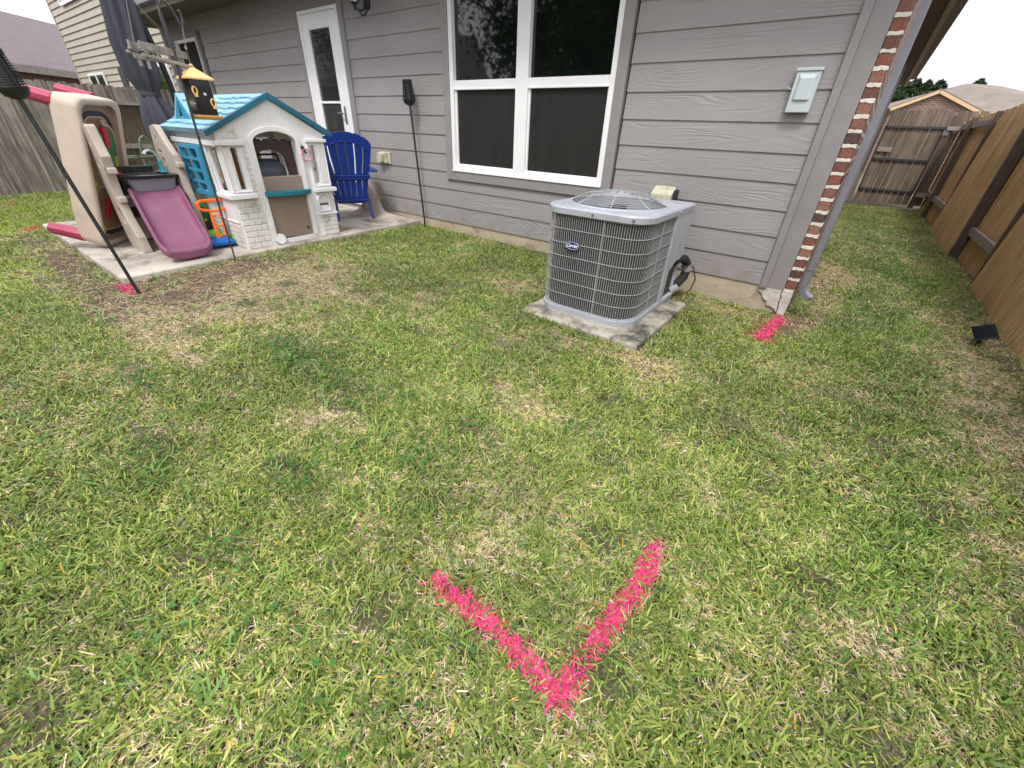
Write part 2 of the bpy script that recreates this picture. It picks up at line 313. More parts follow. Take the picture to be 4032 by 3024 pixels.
GROUND = tag(b.build('ground', 'soil', smooth=True), kind='structure')
def zslab(y): return -.05-.02*(3.67-y)
b = MB()
b.loft([[(-7.05, .62, zslab(.62)-.2), (-4.23, .63, zslab(.63)-.2), (-4.23, 3.66, -.25), (-7.05, 3.66, -.25)],
        [(-7.05, .62, zslab(.62)), (-4.23, .63, zslab(.63)), (-4.23, 3.66, zslab(3.66)), (-7.05, 3.66, zslab(3.66))]])
o = b.build('patio_slab', 'patio_concrete', bevel=.012); tag(o, kind='structure')
# ------------------------------------------------------------------ our house
H = root('house', (-5.4, 10, -.2), 'grey lap sided single storey house with white windows and brick side wall', 'house')
LX, RX = -10.75, -.313
openings = [(-6.295, -5.275, -.01, 2.19), (-3.712, -1.682, .457, 2.2), (-10.37, -9.21, .45, 2.14)]
b = MB(); EX = .178
def lap(x0, x1, z0, z1, zb=None):
    """lapped board between x0 and x1; zb trims its lower edge (over an opening), z1 its top"""
    f = lambda z: D+.011*(z-zb_)/(EX+.02)
    zb_ = z0; lo = z0 if zb is None else zb
    prof = lambda xx: [(xx, f(lo), lo), (xx, f(z1), z1), (xx, D+.03, z1), (xx, D+.03, lo), (xx, f(lo)+.009, lo)]
    b.loft([prof(x0), prof(x1)])
for k in range(13):
    z0, z1 = k*EX, min((k+1)*EX+.02, 2.33); xs_ = sorted({LX, RX} | {v for o_ in openings for v in o_[:2]})
    run = None
    def flush(run):
        p, q, lo, hi = run; j = [p, q]
        if q-p > 2.6: j = [p, p+(q-p)*(.38+.21*math.sin(k*2.3)), q]
        for u, v in zip(j[:-1], j[1:]): lap(u, v-(.003 if v != q else 0), z0, hi, lo if lo > z0 else None)
    for xa, xb in zip(xs_[:-1], xs_[1:]):
        lo, hi = z0, z1
        for a, c, l_, h_ in openings:
            if a <= xa+1e-6 and c >= xb-1e-6:
                if l_ <= z0+.005 and h_ >= z1-.025: hi = lo
                elif l_ > z0 and l_ < z1: hi = l_+.004
                elif h_ > z0 and h_ < z1 and l_ < z0: lo = h_-.004
        if hi-lo < .012: continue
        flush((xa, xb, lo, hi))
o = b.build('siding', 'siding_paint', H)
b = MB(); b.box((LX, D+.031, -.3), (-6.2, D+.12, 2.33)); b.box((-5.37, D+.031, -.3), (RX, D+.12, .5)); b.box((-6.2, D+.12, -.3), (-5.37, D+.14, 2.33))
b.box((-5.37, D+.031, .5), (-3.65, D+.12, 2.33)); b.box((-3.65, D+.1, .5), (-1.75, D+.14, 2.33)); b.box((-1.75, D+.031, .5), (-.2, D+.12, 2.33))
b.build('wall_core', 'dark_void', H)
b = MB(); b.box((-.313, D-.024, -.012), (-.265, D+.03, 2.33)); b.box((-.265, D-.004, -.012), (-.152, D+.03, 2.33))
b.box((LX-.02, D-.018, -.012), (LX+.09, D+.03, 2.33)); b.pieces('corner_board', 'trim_paint', H, bevel=.003)
b = MB(); b.box((LX, D+.012, -.45), (-.16, D+.2, .004)); b.build('foundation', 'concrete_foundation', H, bevel=.006)
# crumbled corner of the foundation
b = MB(); P = []
pts_ = [(-.33, -.004), (-.085, .0), (-.083, -.12), (-.088, -.24), (-.11, -.225), (-.135, -.195), (-.15, -.19), (-.165, -.165), (-.20, -.15), (-.225, -.155), (-.235, -.12), (-.27, -.10), (-.285, -.065), (-.32, -.05), (-.31, -.03)]
b.prism([(x, D-.004, z) for x, z in pts_], (0, .25, 0)); b.build('corner_patch', 'broken_mortar', H, bevel=.01)
b = MB(); b.tube([(-.155, D-.006, 0), (-.158, D-.007, -.03), (-.148, D-.007, -.06), (-.151, D-.007, -.1), (-.14, D-.007, -.15), (-.146, D-.007, -.2)], .003, 5)
b.build('crack', 'dark_void', H)
# brick veneer at the corner: a stack of brick ends, every brick its own tone, and the side wall behind
z = .015; k = 0; rb_ = random.Random(3); mm_ = MB()
order = [0, 3, 1, 2, 0, 2, 3, 2, 4, 0, 1, 0, 3, 4, 2, 1, 2, 0, 1, 0, 4, 0, 2, 1, 0, 3, 1, 2, 0, 4, 1, 0]
while z < 2.28:
    x0 = -.149; w = .069+rb_.uniform(-.002, .003)
    bm_ = MB(); bm_.box((x0, D-.004+rb_.uniform(-.002, .0015), z), (x0+w, D+.19, z+.062)); bm_.build('corner_brick', 'brick_%d' % order[k % 32], H, bevel=.007)
    n_m = 5; mz = z+.062; top_ = []; bot_ = []
    for i in range(n_m+1):
        xx = x0-.001+(w+.004)*i/n_m; top_.append((xx, mz+.0165+rb_.uniform(-.002, .005))); bot_.append((xx, mz-rb_.uniform(-.001, .006)))
    mm_.prism([(p, D-.0035-.004, q) for p, q in bot_+top_[::-1]], (0, .1, 0)); z += .0785; k += 1
mm_.pieces('mortar_joint', 'mortar_white', H, bevel=.002)
b = MB(); b.box((-.15, D+.006, .0), (-.084, D+.2, 2.33)); b.build('brick_mortar', 'mortar_white', H)
brick_mat('brick_side', (.26, .09, .06), (.14, .055, .045), (.5, .44, .38), plane='YZ', bh=.0785)
b = MB(); b.box((-.17, D+.19, -.4), (-.078, 16.5, 2.33)); b.box((-11., 16.4, -.4), (-.07, 16.5, 2.33)); b.box((LX, D+.1, -.4), (LX+.1, 16.5, 2.33)); b.build('brick_wall', 'brick_side', H)
b = MB(); b.box((-11.1, 3.2, 2.33), (.13, 17, 2.345)); b.build('soffit', 'soffit_paint', H)
b = MB(); b.box((-11.15, 3.155, 2.3), (.2, 3.185, 2.46)); b.box((.13, 3.185, 2.3), (.19, 17, 2.46)); b.box((-11.15, 3.185, 2.3), (-11.11, 17, 2.46)); b.build('fascia', 'fascia_paint', H)
b = MB(); A = [(-11.3, 3.05, 2.47), (.32, 3.05, 2.47), (.32, 17.2, 2.47), (-11.3, 17.2, 2.47)]; R1, R2 = (-5.4, 9.4, 5.2), (-5.4, 10.8, 5.2)
b.add(A+[R1, R2], [(0, 1, 4), (1, 2, 5, 4), (2, 3, 5), (3, 0, 4, 5), (0, 3, 2, 1)]); b.build('roof', 'shingle_grey', H)
# gutter lip
b = MB(); b.box((-11.2, 3.06, 2.36), (.26, 3.154, 2.468)); b.build('gutter', 'gutter_metal', H, bevel=.01)
# --- big double window
def window(x0, x1, z0, z1, cols, trims, meet=None, screens=True, gm='window_glass', tw=.09):
    b = MB(); t = .048
    b.box((x0, D-.012, z0), (x0+t, D+.05, z1)); b.box((x1-t, D-.012, z0), (x1, D+.05, z1))
    b.box((x0+t, D-.012, z0), (x1-t, D+.05, z0+.04)); b.box((x0+t, D-.012, z1-t), (x1-t, D+.05, z1))
    mull = []
    if cols == 2:
        mx = (x0+x1)/2-.01; b.box((mx-.068, D-.01, z0+.04), (mx+.068, D+.05, z1-t)); mull = [(x0+t, mx-.068), (mx+.068, x1-t)]
    else: mull = [(x0+t, x1-t)]
    if meet:
        for a, c in mull: b.box((a, D+.002, meet-.036), (c, D+.05, meet+.036)); b.box((a, D-.004, meet-.042), (c, D+.03, meet-.028))
    # sash rails of the lower lights
    for a, c in mull:
        lo = meet-.042 if meet else z1-t
        b.box((a, D+.014, z0+.04), (a+.018, D+.05, lo)); b.box((c-.018, D+.014, z0+.04), (c, D+.05, lo)); b.box((a+.018, D+.014, z0+.04), (c-.018, D+.05, z0+.062))
    w = b.build('window', 'white_vinyl', H, bevel=.003)
    w['label'] = trims
    for a, c in mull:
        if meet:
            p = MB().box((a, D+.036, meet), (c, D+.044, z1-t)); q = p.build('pane', gm, w); q.location = (0, 0, 0)
            p = MB().box((a+.015, D+.03, z0+.05), (c-.015, D+.034, meet-.03)); q = p.build('pane', 'insect_screen' if screens else gm, w); q.location = (0, 0, 0)
        else:
            p = MB().box((a, D+.03, z0+.05), (c, D+.038, z1-t)); q = p.build('pane', gm, w); q.location = (0, 0, 0)
    # grey casing butted round the frame
    b = MB(); b.box((x0-tw, D-.02, z0-tw-.01), (x0-.001, D+.03, z1+tw)); b.box((x1+.001, D-.02, z0-tw-.01), (x1+tw, D+.03, z1+tw))
    b.box((x0-.001, D-.019, z0-tw-.01), (x1+.001, D+.03, z0-.012)); b.box((x0-.001, D-.019, z1+.003), (x1+.001, D+.03, z1+tw))
    c = b.build('casing', 'trim_paint', w, bevel=.002); c.location = (0, 0, 0)
    b = MB(); b.box((x0, D-.03, z0-.011), (x1, D+.03, z0-.001)); s = b.build('sill', 'white_vinyl', w, bevel=.002); s.location = (0, 0, 0)
    return w
window(-3.62, -1.79, .562, 2.1, 2, 'large white double window behind the air conditioner', meet=1.325)
mat('glass_painted_reflection', (.012, .028, .010), .08, (.03, .06, .02), 2.5, ior=1.7, stretch=(2, 2, .5))  # green of reflected trees painted into the glass colour
window(-10.283, -9.383, .56, 2.066, 1, 'narrow white window beyond the door', meet=1.3, screens=False, gm='glass_painted_reflection')
# --- storm door
b = MB()
b.box((-6.205, D-.026, -.03), (-6.165, D+.06, 2.10)); b.box((-5.405, D-.026, -.03), (-5.365, D+.06, 2.10)); b.box((-6.165, D-.026, 2.065), (-5.405, D+.06, 2.10))
dr = b.build('door', 'white_vinyl', H, bevel=.004); dr['label'] = 'white storm door with tall glass behind the blue chair'
F_ = FY(D-.004)
p = plate([(-6.163, -.02), (-5.407, -.02), (-5.407, 2.063), (-6.163, 2.063)], [[(-6.02, .12), (-5.575, .12), (-5.575, 1.915), (-6.02, 1.915)]], .03, F_, 'door_leaf', 'white_vinyl', dr, bevel=.008); p.location = (0, 0, 0)
p = MB().box((-6.03, D+.006, .11), (-5.565, D+.012, 1.925)).build('pane', 'door_glass', dr); p.location = (0, 0, 0)
b = MB(); b.box((-6.02, D-.012, 1.17), (-5.575, D+.0055, 1.195)); p = b.build('glazing_bar', 'white_vinyl', dr); p.location = (0, 0, 0)
b = MB(); b.box((-5.505, D-.028, .95), (-5.47, D-.0195, 1.14)); b.bar((-5.49, D-.03, 1.06), (-5.49, D-.065, 1.06), .018, .018); b.bar((-5.482, D-.065, 1.06), (-5.6, D-.062, 1.065), .014, .022)
p = b.build('handle', 'brushed_steel', dr, bevel=.002); p.location = (0, 0, 0)
b = MB(); b.box((-6.295, D-.018, -.01), (-6.207, D+.03, 2.19)); b.box((-5.363, D-.018, -.01), (-5.277, D+.03, 2.19)); b.box((-6.207, D-.018, 2.102), (-5.363, D+.03, 2.19))
p = b.build('casing', 'trim_paint', dr, bevel=.002); p.location = (0, 0, 0)
b = MB(); b.box((-6.2, D-.05, -.06), (-5.37, D+.1, -.031)); p = b.build('threshold', 'brushed_steel', dr); p.location = (0, 0, 0)
# --- downspout at the corner
b = MB()
def rect_sec(c, n, w, d, flute=True):
    pass
def spout(b, path, w, d, side):
    L = []
    for p, (ax, ay) in path:
        p, ax, ay = Vector(p), Vector(ax).normalized(), Vector(ay).normalized(); loop = []
        N = 6
        for i in range(N+1): loop.append(p+ax*(-w/2+w*i/N)-ay*(d/2-(.0035 if i % 2 else 0)))
        for i in range(N+1): loop.append(p+ax*(w/2-w*i/N)+ay*(d/2-(.0035 if i % 2 else 0)))
        L.append(loop)
    b.loft(L)
dsx, dsy = -.034, D+.060
path = [((dsx, dsy, 2.4), ((0, 1, 0)), ((1, 0, 0))), ]
path = [(Vector((dsx, dsy, zz)), ((0, 1, 0), (1, 0, 0))) for zz in (2.34, 1.2, .16, .159, .055)]
for a in (15, 30, 45, 60):
    t = math.radians(a); dirv = Vector((.72*math.sin(t), -.35*math.sin(t), 0)); 
    c_ = Vector((dsx, dsy, .055)) + Vector((.72, -.35, 0))*(.07*(1-math.cos(t))) + Vector((0, 0, -.08*math.sin(t)))
    ex = Vector((.9*math.cos(t), -.42*math.cos(t), math.sin(t)*1.0))
    path.append((c_, ((.42, .9, 0), ex)))
last, (ax_, ex_) = path[-1]; dirn = Vector(ax_).normalized().cross(Vector(ex_).normalized())
if dirn.z > 0: dirn = -dirn
path.append((last+dirn*.05, (ax_, ex_)))
path = [(p, ((Vector(a).normalized()), (Vector(e).normalized()))) for p, (a, e) in path]
# swing the section round gradually
for i in range(5): path[i] = (path[i][0], (Vector((.05*i, 1, 0)), Vector((1, -.05*i, 0))))
spout(b, path, .056, .040, 1)
b.build('downspout', 'gutter_metal', H, smooth=True, angle=25)
b = MB(); b.box((dsx-.0235, dsy-.033, .165), (dsx+.0235, dsy+.033, .172)); b.build('spout_joint', 'gutter_metal', H)
b = MB(); b.box((-.066, 12.2, -.1), (.0, 12.28, 2.33)); b.build('downspout', 'gutter_metal', H)
# ------------------------------------------------------------------ things fixed to the wall
mat('box_grey', (.46, .52, .54), .42, (.42, .48, .5), 6)
mat('box_beige', (.55, .52, .42), .6, (.42, .42, .26), 9, dirt=(.2, .2, .08), dirt_scale=14, dirt_pos=(.52, .7))
mat('black_plastic', (.011, .011, .012), .42, (.016, .016, .017), 8)
mat('black_paint', (.02, .021, .024), .5, (.03, .031, .034), 12)
U = root('utility_box', (-.463, D-.03, 1.12), 'pale grey utility box with raised window mounted on siding near brick corner', 'utility box')
b = MB(); b.box((-.53, D-.055, 1.12), (-.396, D-.001, 1.335)); b.build('case', 'box_grey', U, bevel=.004)
b = MB(); b.box((-.536, D-.062, 1.336), (-.39, D-.001, 1.353)); b.build('lid', 'box_grey', U, bevel=.002)
b = MB(); a_ = [(-.512, D-.0555, 1.185), (-.414, D-.0555, 1.185), (-.414, D-.0555, 1.322), (-.512, D-.0555, 1.322)]
c_ = [(-.497, D-.068, 1.187), (-.429, D-.068, 1.187), (-.429, D-.068, 1.298), (-.497, D-.068, 1.298)]
b.loft([a_, c_]); b.build('cover', 'box_grey', U, bevel=.002)
b = MB(); b.tube([(-.53, D-.03, 1.245), (-.552, D-.022, 1.248), (-.562, D-.02, 1.262)], .0035, 6); b.build('wire', 'box_grey', U)
U = root('outlet_box', (-4.81, D-.03, .55), 'beige weatherproof outlet cover on siding right of the blue chair', 'outlet')
b = MB(); b.box((-4.9, D-.012, .545), (-4.7, D-.001, .675)); b.build('back_plate', 'box_beige', U, bevel=.004)
b = MB(); b.loft([rr for rr in [[(x, D-.013, z) for x, z in rrect(-4.905, .552, -4.80, .672, .02)], [(x, D-.07, z) for x, z in rrect(-4.9, .556, -4.81, .66, .02)]]]); b.build('cover', 'box_beige', U, bevel=.004)
b = MB(); b.box((-4.79, D-.045, .55), (-4.745, D-.013, .665)); b.build('hinge', 'box_beige', U, bevel=.006)
U = root('disconnect_box', (-1.21, D-.04, .4), 'beige electrical disconnect on the wall behind the air conditioner', 'electrical box')
b = MB(); b.loft([[(-1.30, D-.09, .40), (-1.13, D-.09, .40), (-1.13, D-.001, .40), (-1.30, D-.001, .40)], [(-1.30, D-.09, .565), (-1.13, D-.09, .565), (-1.13, D-.001, .62), (-1.30, D-.001, .62)]]); b.build('case', 'box_beige', U, bevel=.008)
b = MB(); b.box((-1.12, D-.06, .42), (-1.1, D-.002, .6)); b.build('hasp', 'black_paint', U)
U = root('wall_light', (-4.85, D-.08, 2.0), 'black scroll wall lantern above the siding right of the door', 'wall light')
b = MB(); b.lathe([(.0, 0), (.055, .0), (.055, .012), (.03, .022), (0, .022)], (0, 0, 0), 20, M=Matrix.Translation((-4.85, D-.001, 2.12)) @ Matrix.Rotation(math.radians(90), 4, 'X')); b.build('back_plate', 'black_paint', U, smooth=True)
b = MB(); b.tube([(-4.85, D-.02, 2.12), (-4.85, D-.06, 2.06), (-4.85, D-.12, 2.045), (-4.85, D-.16, 2.075), (-4.85, D-.165, 2.12)], .009, 8)
b.tube([(-4.85, D-.02, 2.06), (-4.85, D-.05, 2.02), (-4.85, D-.09, 2.015), (-4.85, D-.11, 2.04)], .007, 8); b.build('arm', 'black_paint', U, smooth=True)
b = MB(); b.lathe([(0, 1.975), (.008, 1.98), (.012, 1.995), (.006, 2.01), (.03, 2.03), (.045, 2.045)], (-4.85, D-.165, .06), 8); b.lathe([(.075, 2.25), (.04, 2.3), (.01, 2.32), (.01, 2.34)], (-4.85, D-.165, .06), 8)
for k in range(6):
    t = k*math.pi/3; b.bar((-4.85+.045*math.cos(t), D-.165+.045*math.sin(t), 2.1), (-4.85+.07*math.cos(t), D-.165+.07*math.sin(t), 2.31), .006, .006)
b.build('lantern', 'black_paint', U)
mat('frosted', (.7, .7, .66), .3); b = MB(); b.lathe([(.038, 2.1), (.062, 2.31)], (-4.85, D-.165, 0), 6); b.build('glass', 'frosted', U)
U.location = (-4.82, D-.08, 1.93)
# ------------------------------------------------------------------ fences
def board_fence(rt_, axis, a0, a1, c, z0, ztop, wd=.14, gap=.0015, th=.018, dog=True, m='fence_grey', seed=1, name='boards', lean=0, zf=None):
    R_ = random.Random(seed); b = MB(); a = a0
    while a < a1-.02:
        e = min(a+wd, a1); zt = ztop+R_.uniform(-.012, .012); zb = z0 if zf is None else zf(a)
        off = R_.uniform(-.005, .005); w = e-gap; k = .028
        prof = [(a, zb), (w, zb), (w, zt-k), (w-k, zt), (a+k, zt), (a, zt-k)] if dog else [(a, zb), (w, zb), (w, zt), (a, zt)]
        if axis == 'Y': b.prism([(c+off+lean*(q+.2), p, q) for p, q in prof], (th, 0, 0))
        else: b.prism([(p, c+off, q) for p, q in prof], (0, th, 0))
        a = e
    return b.build(name, m, rt_)
FL = root('wood_fence', (-11.3, 1, -.33), 'weathered grey wooden fence behind the play equipment', 'fence', 'wooden yard fences')
board_fence(FL, 'Y', -9, 2.56, -11.3, -.40, 1.385, m='fence_grey', seed=5)
board_fence(FL, 'Y', 2.56, 6.2, -11.36, 1.14, 1.385, m='fence_grey', seed=6, name='boards')
board_fence(FL, 'Y', 2.56, 6.2, -11.36, -.40, 1.139, m='fence_dark', seed=7, dog=False, name='boards')
b = MB(); b.box((-11.34, 2.56, 1.10), (-11.28, 6.2, 1.145)); b.box((-11.34, 2.56, .4), (-11.30, 6.2, .48)); b.pieces('rail', 'rail_wood', FL)
b = MB()
for y in (-8, -5.6, -3.2, -.8, 2.5, 4.6): b.box((-11.46, y, -.4), (-11.365, y+.09, 1.3))
b.pieces('post', 'post_wood', FL)
# right fence: bays alternate sides
FR = root('wood_fence', (1.25, 6, -.22), 'warm brown wooden fence along the right side passage', 'fence', 'wooden yard fences')
TOP = 1.455
bays = [(-5.5, -3.3, 1), (-3.3, -1.0, 0), (-1.0, 1.45, 1), (1.45, 3.66, 0), (3.69, 5.89, 1), (5.89, 7.6, 0), (7.6, 9.75, 1), (9.75, 11.9, 0), (11.9, 13.2, 0)]
for i, (y0, y1, s_) in enumerate(bays):
    board_fence(FR, 'Y', y0-(0 if s_ else .1), y1+(0 if s_ else .35), 1.25 if s_ else 1.35, -.235, TOP, m='fence_brown' if y1 > 3.67 or s_ else 'fence_gate', seed=20+i, dog=False, gap=.004, lean=.05 if s_ else .02)
    b = MB()
    if not s_:
        for zz in (.07, 1.27): b.box((1.305, y0, zz), (1.345, y1, zz+.09))
    if b.v: b.pieces('rail', 'rail_wood', FR, bevel=.004)
for y in (3.60, 7.53, 11.85, 9.76, 5.9, 1.4, -.95):
    big = y in (7.53, 11.85, 3.60)
    b = MB(); b.box((1.255 if y == 7.53 else 1.27, y-(.04 if y == 7.53 else 0), -.25), (1.348 if y == 7.53 else 1.349, y+(.055 if y == 7.53 else .09), TOP-.02)); b.build('post', 'post_wood', FR, bevel=.004)
# gate across the passage
GT = root('gate', (.6, 13.2, -.2), 'dark wooden board gate with black metal frame closing the side passage', 'gate')
board_fence(GT, 'X', .10, 1.10, 13.2, -.16, 1.60, wd=.125, gap=.007, m='fence_gate', seed=41, dog=False)
b = MB(); b.box((.10, 13.16, 1.28), (1.10, 13.198, 1.32)); b.box((.11, 13.16, .68), (1.07, 13.198, .72)); b.box((.11, 13.16, .08), (1.10, 13.198, .12)); b.box((.09, 13.16, .08), (.125, 13.198, 1.32)); b.box((1.065, 13.16, .12), (1.10, 13.198, 1.28))
b.build('frame', 'dark_metal', GT)
b = MB(); b.box((.13, 13.15, .84), (.38, 13.197, .93)); b.build('brace_block', 'rail_wood', GT)
b = MB(); b.box((1.07, 13.12, 1.17), (1.16, 13.16, 1.26)); b.build('latch', 'gutter_metal', GT)
GF = root('wood_fence', (1.4, 13.2, -.2), 'narrow gappy fence panel between gate and brown fence', 'fence', 'wooden yard fences')
board_fence(GF, 'X', 1.18, 1.62, 13.21, -.16, 1.60, wd=.15, gap=.014, m='fence_gate', seed=45, dog=False)
b = MB(); b.box((1.11, 13.14, -.2), (1.2, 13.209, 1.5)); b.box((1.40, 13.12, 1.0), (1.47, 13.2, 1.3)); b.pieces('post', 'post_wood', GF)
b = MB(); b.box((1.1, 13.1, 1.26), (1.62, 13.139, 1.33)); b.box((1.15, 13.1, .02), (1.55, 13.139, .11)); b.pieces('rail', 'rail_wood', GF)
PG = root('gate_post', (.02, 13.2, -.2), 'brown wooden post fixed to the brick wall beside the gate', 'post')
b = MB(); b.box((-.066, 13.15, -.2), (.055, 13.25, 1.62)); b.build('post', 'fence_gate', PG)
b = MB(); b.box((-.06, 13.12, .5), (.04, 13.149, 1.3)); b.build('board', 'post_wood', PG)
# ------------------------------------------------------------------ neighbours
N1 = root('neighbor_house', (-21, 6, -.3), 'beige lap sided two storey house behind the left fence', 'house')
b = MB()
for k in range(-2, 31):
    z0 = k*.2; segs = []
    prof = lambda xx: [(xx, 5.965, z0), (xx, 6.0, z0+.205), (xx, 6.05, z0+.205), (xx, 6.05, z0)]
    b.loft([prof(-28.35), prof(-13.)])
b.build('siding', 'beige_siding', N1)
b = MB(); b.box((-28.34, 6.05, -.4), (-13, 14, 6.2)); b.build('wall', 'beige_siding', N1)
b = MB(); b.box((-28.39, 5.955, -.3), (-28.26, 6.04, 6.2)); b.build('corner_board', 'beige_trim', N1)
for (x0, x1, z0, z1) in ((-26.6, -24.5, .5, 2.3), (-19.1, -17.75, .5, 2.32), (-26.4, -23.8, 4.35, 5.6)):
    b = MB(); t = .085; y0, y1 = 5.91, 5.962
    b.box((x0, y0, z0), (x0+t, y1, z1)); b.box((x1-t, y0, z0), (x1, y1, z1)); b.box((x0+t, y0, z1-t), (x1-t, y1, z1)); b.box((x0+t, y0, z0), (x1-t, y1, z0+t))
    if x1-x0 > 1.8: mx = (x0+x1)/2; b.box((mx-.05, y0, z0+t), (mx+.05, y1, z1-t))
    w = b.build('window', 'white_vinyl', N1)
    p = MB().box((x0+t, 5.93, z0+t), (x1-t, 5.96, z1-t)).build('pane', 'glass_painted_reflection', w); p.location = (0, 0, 0)
b = MB(); b.box((-22.6, 5.93, .2), (-22.05, 5.963, 2.35)); b.build('door', 'dark_metal', N1)
b = MB(); b.box((-20.6, 5.90, 3.0), (-20.0, 5.964, 3.5)); b.build('vent', 'beige_trim', N1)
b = MB(); b.add([(-28.8, 5.5, 6.2), (-12.5, 5.5, 6.2), (-12.5, 14.5, 6.2), (-28.8, 14.5, 6.2), (-24, 10, 8.6), (-17, 10, 8.6)], [(0, 1, 5, 4), (1, 2, 5), (2, 3, 4, 5), (3, 0, 4), (0, 3, 2, 1)]); b.build('roof', 'shingle_grey', N1)
# far house with big mauve roof: eave runs A->B
N2 = root('neighbor_house', (-34, 5, -.4), 'low brick house with large mauve shingle roof far beyond the left fence', 'house')
A_, B_ = Vector((-33.3, 4.65, 2.8)), Vector((-35.9, 7.6, 2.8)); d_ = (B_-A_).normalized(); A_ = A_-d_*24; B_ = B_+d_*22
nn = Vector((-d_.y, d_.x, 0)); nn = nn if nn.x < 0 else -nn
b = MB(); r0, r1 = A_+nn*6.2+Vector((0, 0, 3.05)), B_+nn*6.2+Vector((0, 0, 3.05)); b.loft([[A_, B_, r1, r0], [p-Vector((0, 0, .12)) for p in (A_, B_, r1, r0)]])
r2_, r3_ = A_+nn*12.4, B_+nn*12.4; b.loft([[r0, r1, r3_, r2_], [p-Vector((0, 0, .12)) for p in (r0, r1, r3_, r2_)]]); b.build('roof', 'shingle_mauve', N2)
b = MB(); b.bar(A_-nn*.03-Vector((0, 0, .16)), B_-nn*.03-Vector((0, 0, .16)), .06, .3); b.build('fascia', 'rail_wood', N2)
b = MB(); w0, w1 = A_+nn*.45, B_+nn*.45; b.loft([[w0+Vector((0, 0, -3.3)), w1+Vector((0, 0, -3.3)), w1+nn*11.5+Vector((0, 0, -3.3)), w0+nn*11.5+Vector((0, 0, -3.3))], [w0-Vector((0, 0, .05)), w1-Vector((0, 0, .05)), w1+nn*11.5-Vector((0, 0, .05)), w0+nn*11.5-Vector((0, 0, .05))]]); b.build('brick_wall', 'brick_far', N2)
# right: brick gable and hip roof beyond the gate
mat('fascia_cream', (.62, .44, .24), .6)
N3 = root('neighbor_house', (1.6, 29, -.2), 'brick gabled house with cream fascia beyond the gate', 'house')
gy = 28.; L_, A2, R_2 = (-.35, 2.15), (1.52, 3.0), (3.55, 2.06)
b = MB(); b.prism([(L_[0]+.1, gy, -.3), (R_2[0]-.1, gy, -.3), (R_2[0]-.1, gy, R_2[1]), (A2[0], gy, A2[1]-.02), (L_[0]+.1, gy, L_[1])], (0, 6, 0)); b.build('brick_wall', 'brick_gable', N3)
b = MB(); b.bar((L_[0]-.1, gy-.1, L_[1]-.08), (A2[0], gy-.1, A2[1]-.03), .12, .11); b.bar((A2[0], gy-.1, A2[1]-.03), (R_2[0]+.1, gy-.1, R_2[1]-.08), .12, .11); b.build('fascia', 'fascia_cream', N3)
b = MB(); b.loft([[(L_[0]-.1, gy-.16, L_[1]-.02), (A2[0], gy-.16, A2[1]+.03), (R_2[0]+.1, gy-.16, R_2[1]-.02), (R_2[0]+.1, gy-.16, R_2[1]+.03), (A2[0], gy-.16, A2[1]+.08), (L_[0]-.1, gy-.16, L_[1]+.03)],
                  [(L_[0]-.1, gy+6, L_[1]-.02), (A2[0], gy+6, A2[1]+.03), (R_2[0]+.1, gy+6, R_2[1]-.02), (R_2[0]+.1, gy+6, R_2[1]+.03), (A2[0], gy+6, A2[1]+.08), (L_[0]-.1, gy+6, L_[1]+.03)]]); b.build('roof', 'shingle_tan', N3)
pk = (2.75, 34.5, 3.78)
b = MB(); b.add([(-1.4, 31.5, 2.35), (9.5, 31.5, 2.0), (9.5, 40, 2.0), (-1.4, 40, 2.3), pk, (4.2, 36, 3.78)], [(0, 1, 5, 4), (1, 2, 5), (2, 3, 4, 5), (3, 0, 4), (0, 3, 2, 1)]); b.build('hip_roof', 'shingle_tan', N3)
# ------------------------------------------------------------------ trees
mat('bark', (.09, .07, .055), .9, (.05, .04, .03), 10, bump=.8, bscale=20, stretch=(3, 3, .6))
def leaf_mat(name, c1, c2, trans=.25):
    m = bpy.data.materials.new(name); m.use_nodes = True; n = m.node_tree.nodes; l = m.node_tree.links; b = n['Principled BSDF']
    b.inputs['Roughness'].default_value = .5; b.inputs['Specular IOR Level'].default_value = .3
    g = n.new('ShaderNodeNewGeometry'); r = n.new('ShaderNodeValToRGB'); r.color_ramp.elements[0].color = (*c1, 1); r.color_ramp.elements[1].color = (*c2, 1)
    l.new(g.outputs['Random Per Island'], r.inputs['Fac']); l.new(r.outputs[0], b.inputs['Base Color'])
    tr = n.new('ShaderNodeBsdfTranslucent'); l.new(r.outputs[0], tr.inputs['Color']); ms = n.new('ShaderNodeMixShader'); ms.inputs[0].default_value = trans
    l.new(b.outputs[0], ms.inputs[1]); l.new(tr.outputs[0], ms.inputs[2]); l.new(ms.outputs[0], n['Material Output'].inputs['Surface']); MATS[name] = m
leaf_mat('leaves', (.022, .045, .012), (.07, .12, .035)); leaf_mat('needles', (.014, .028, .011), (.035, .06, .022), .1)
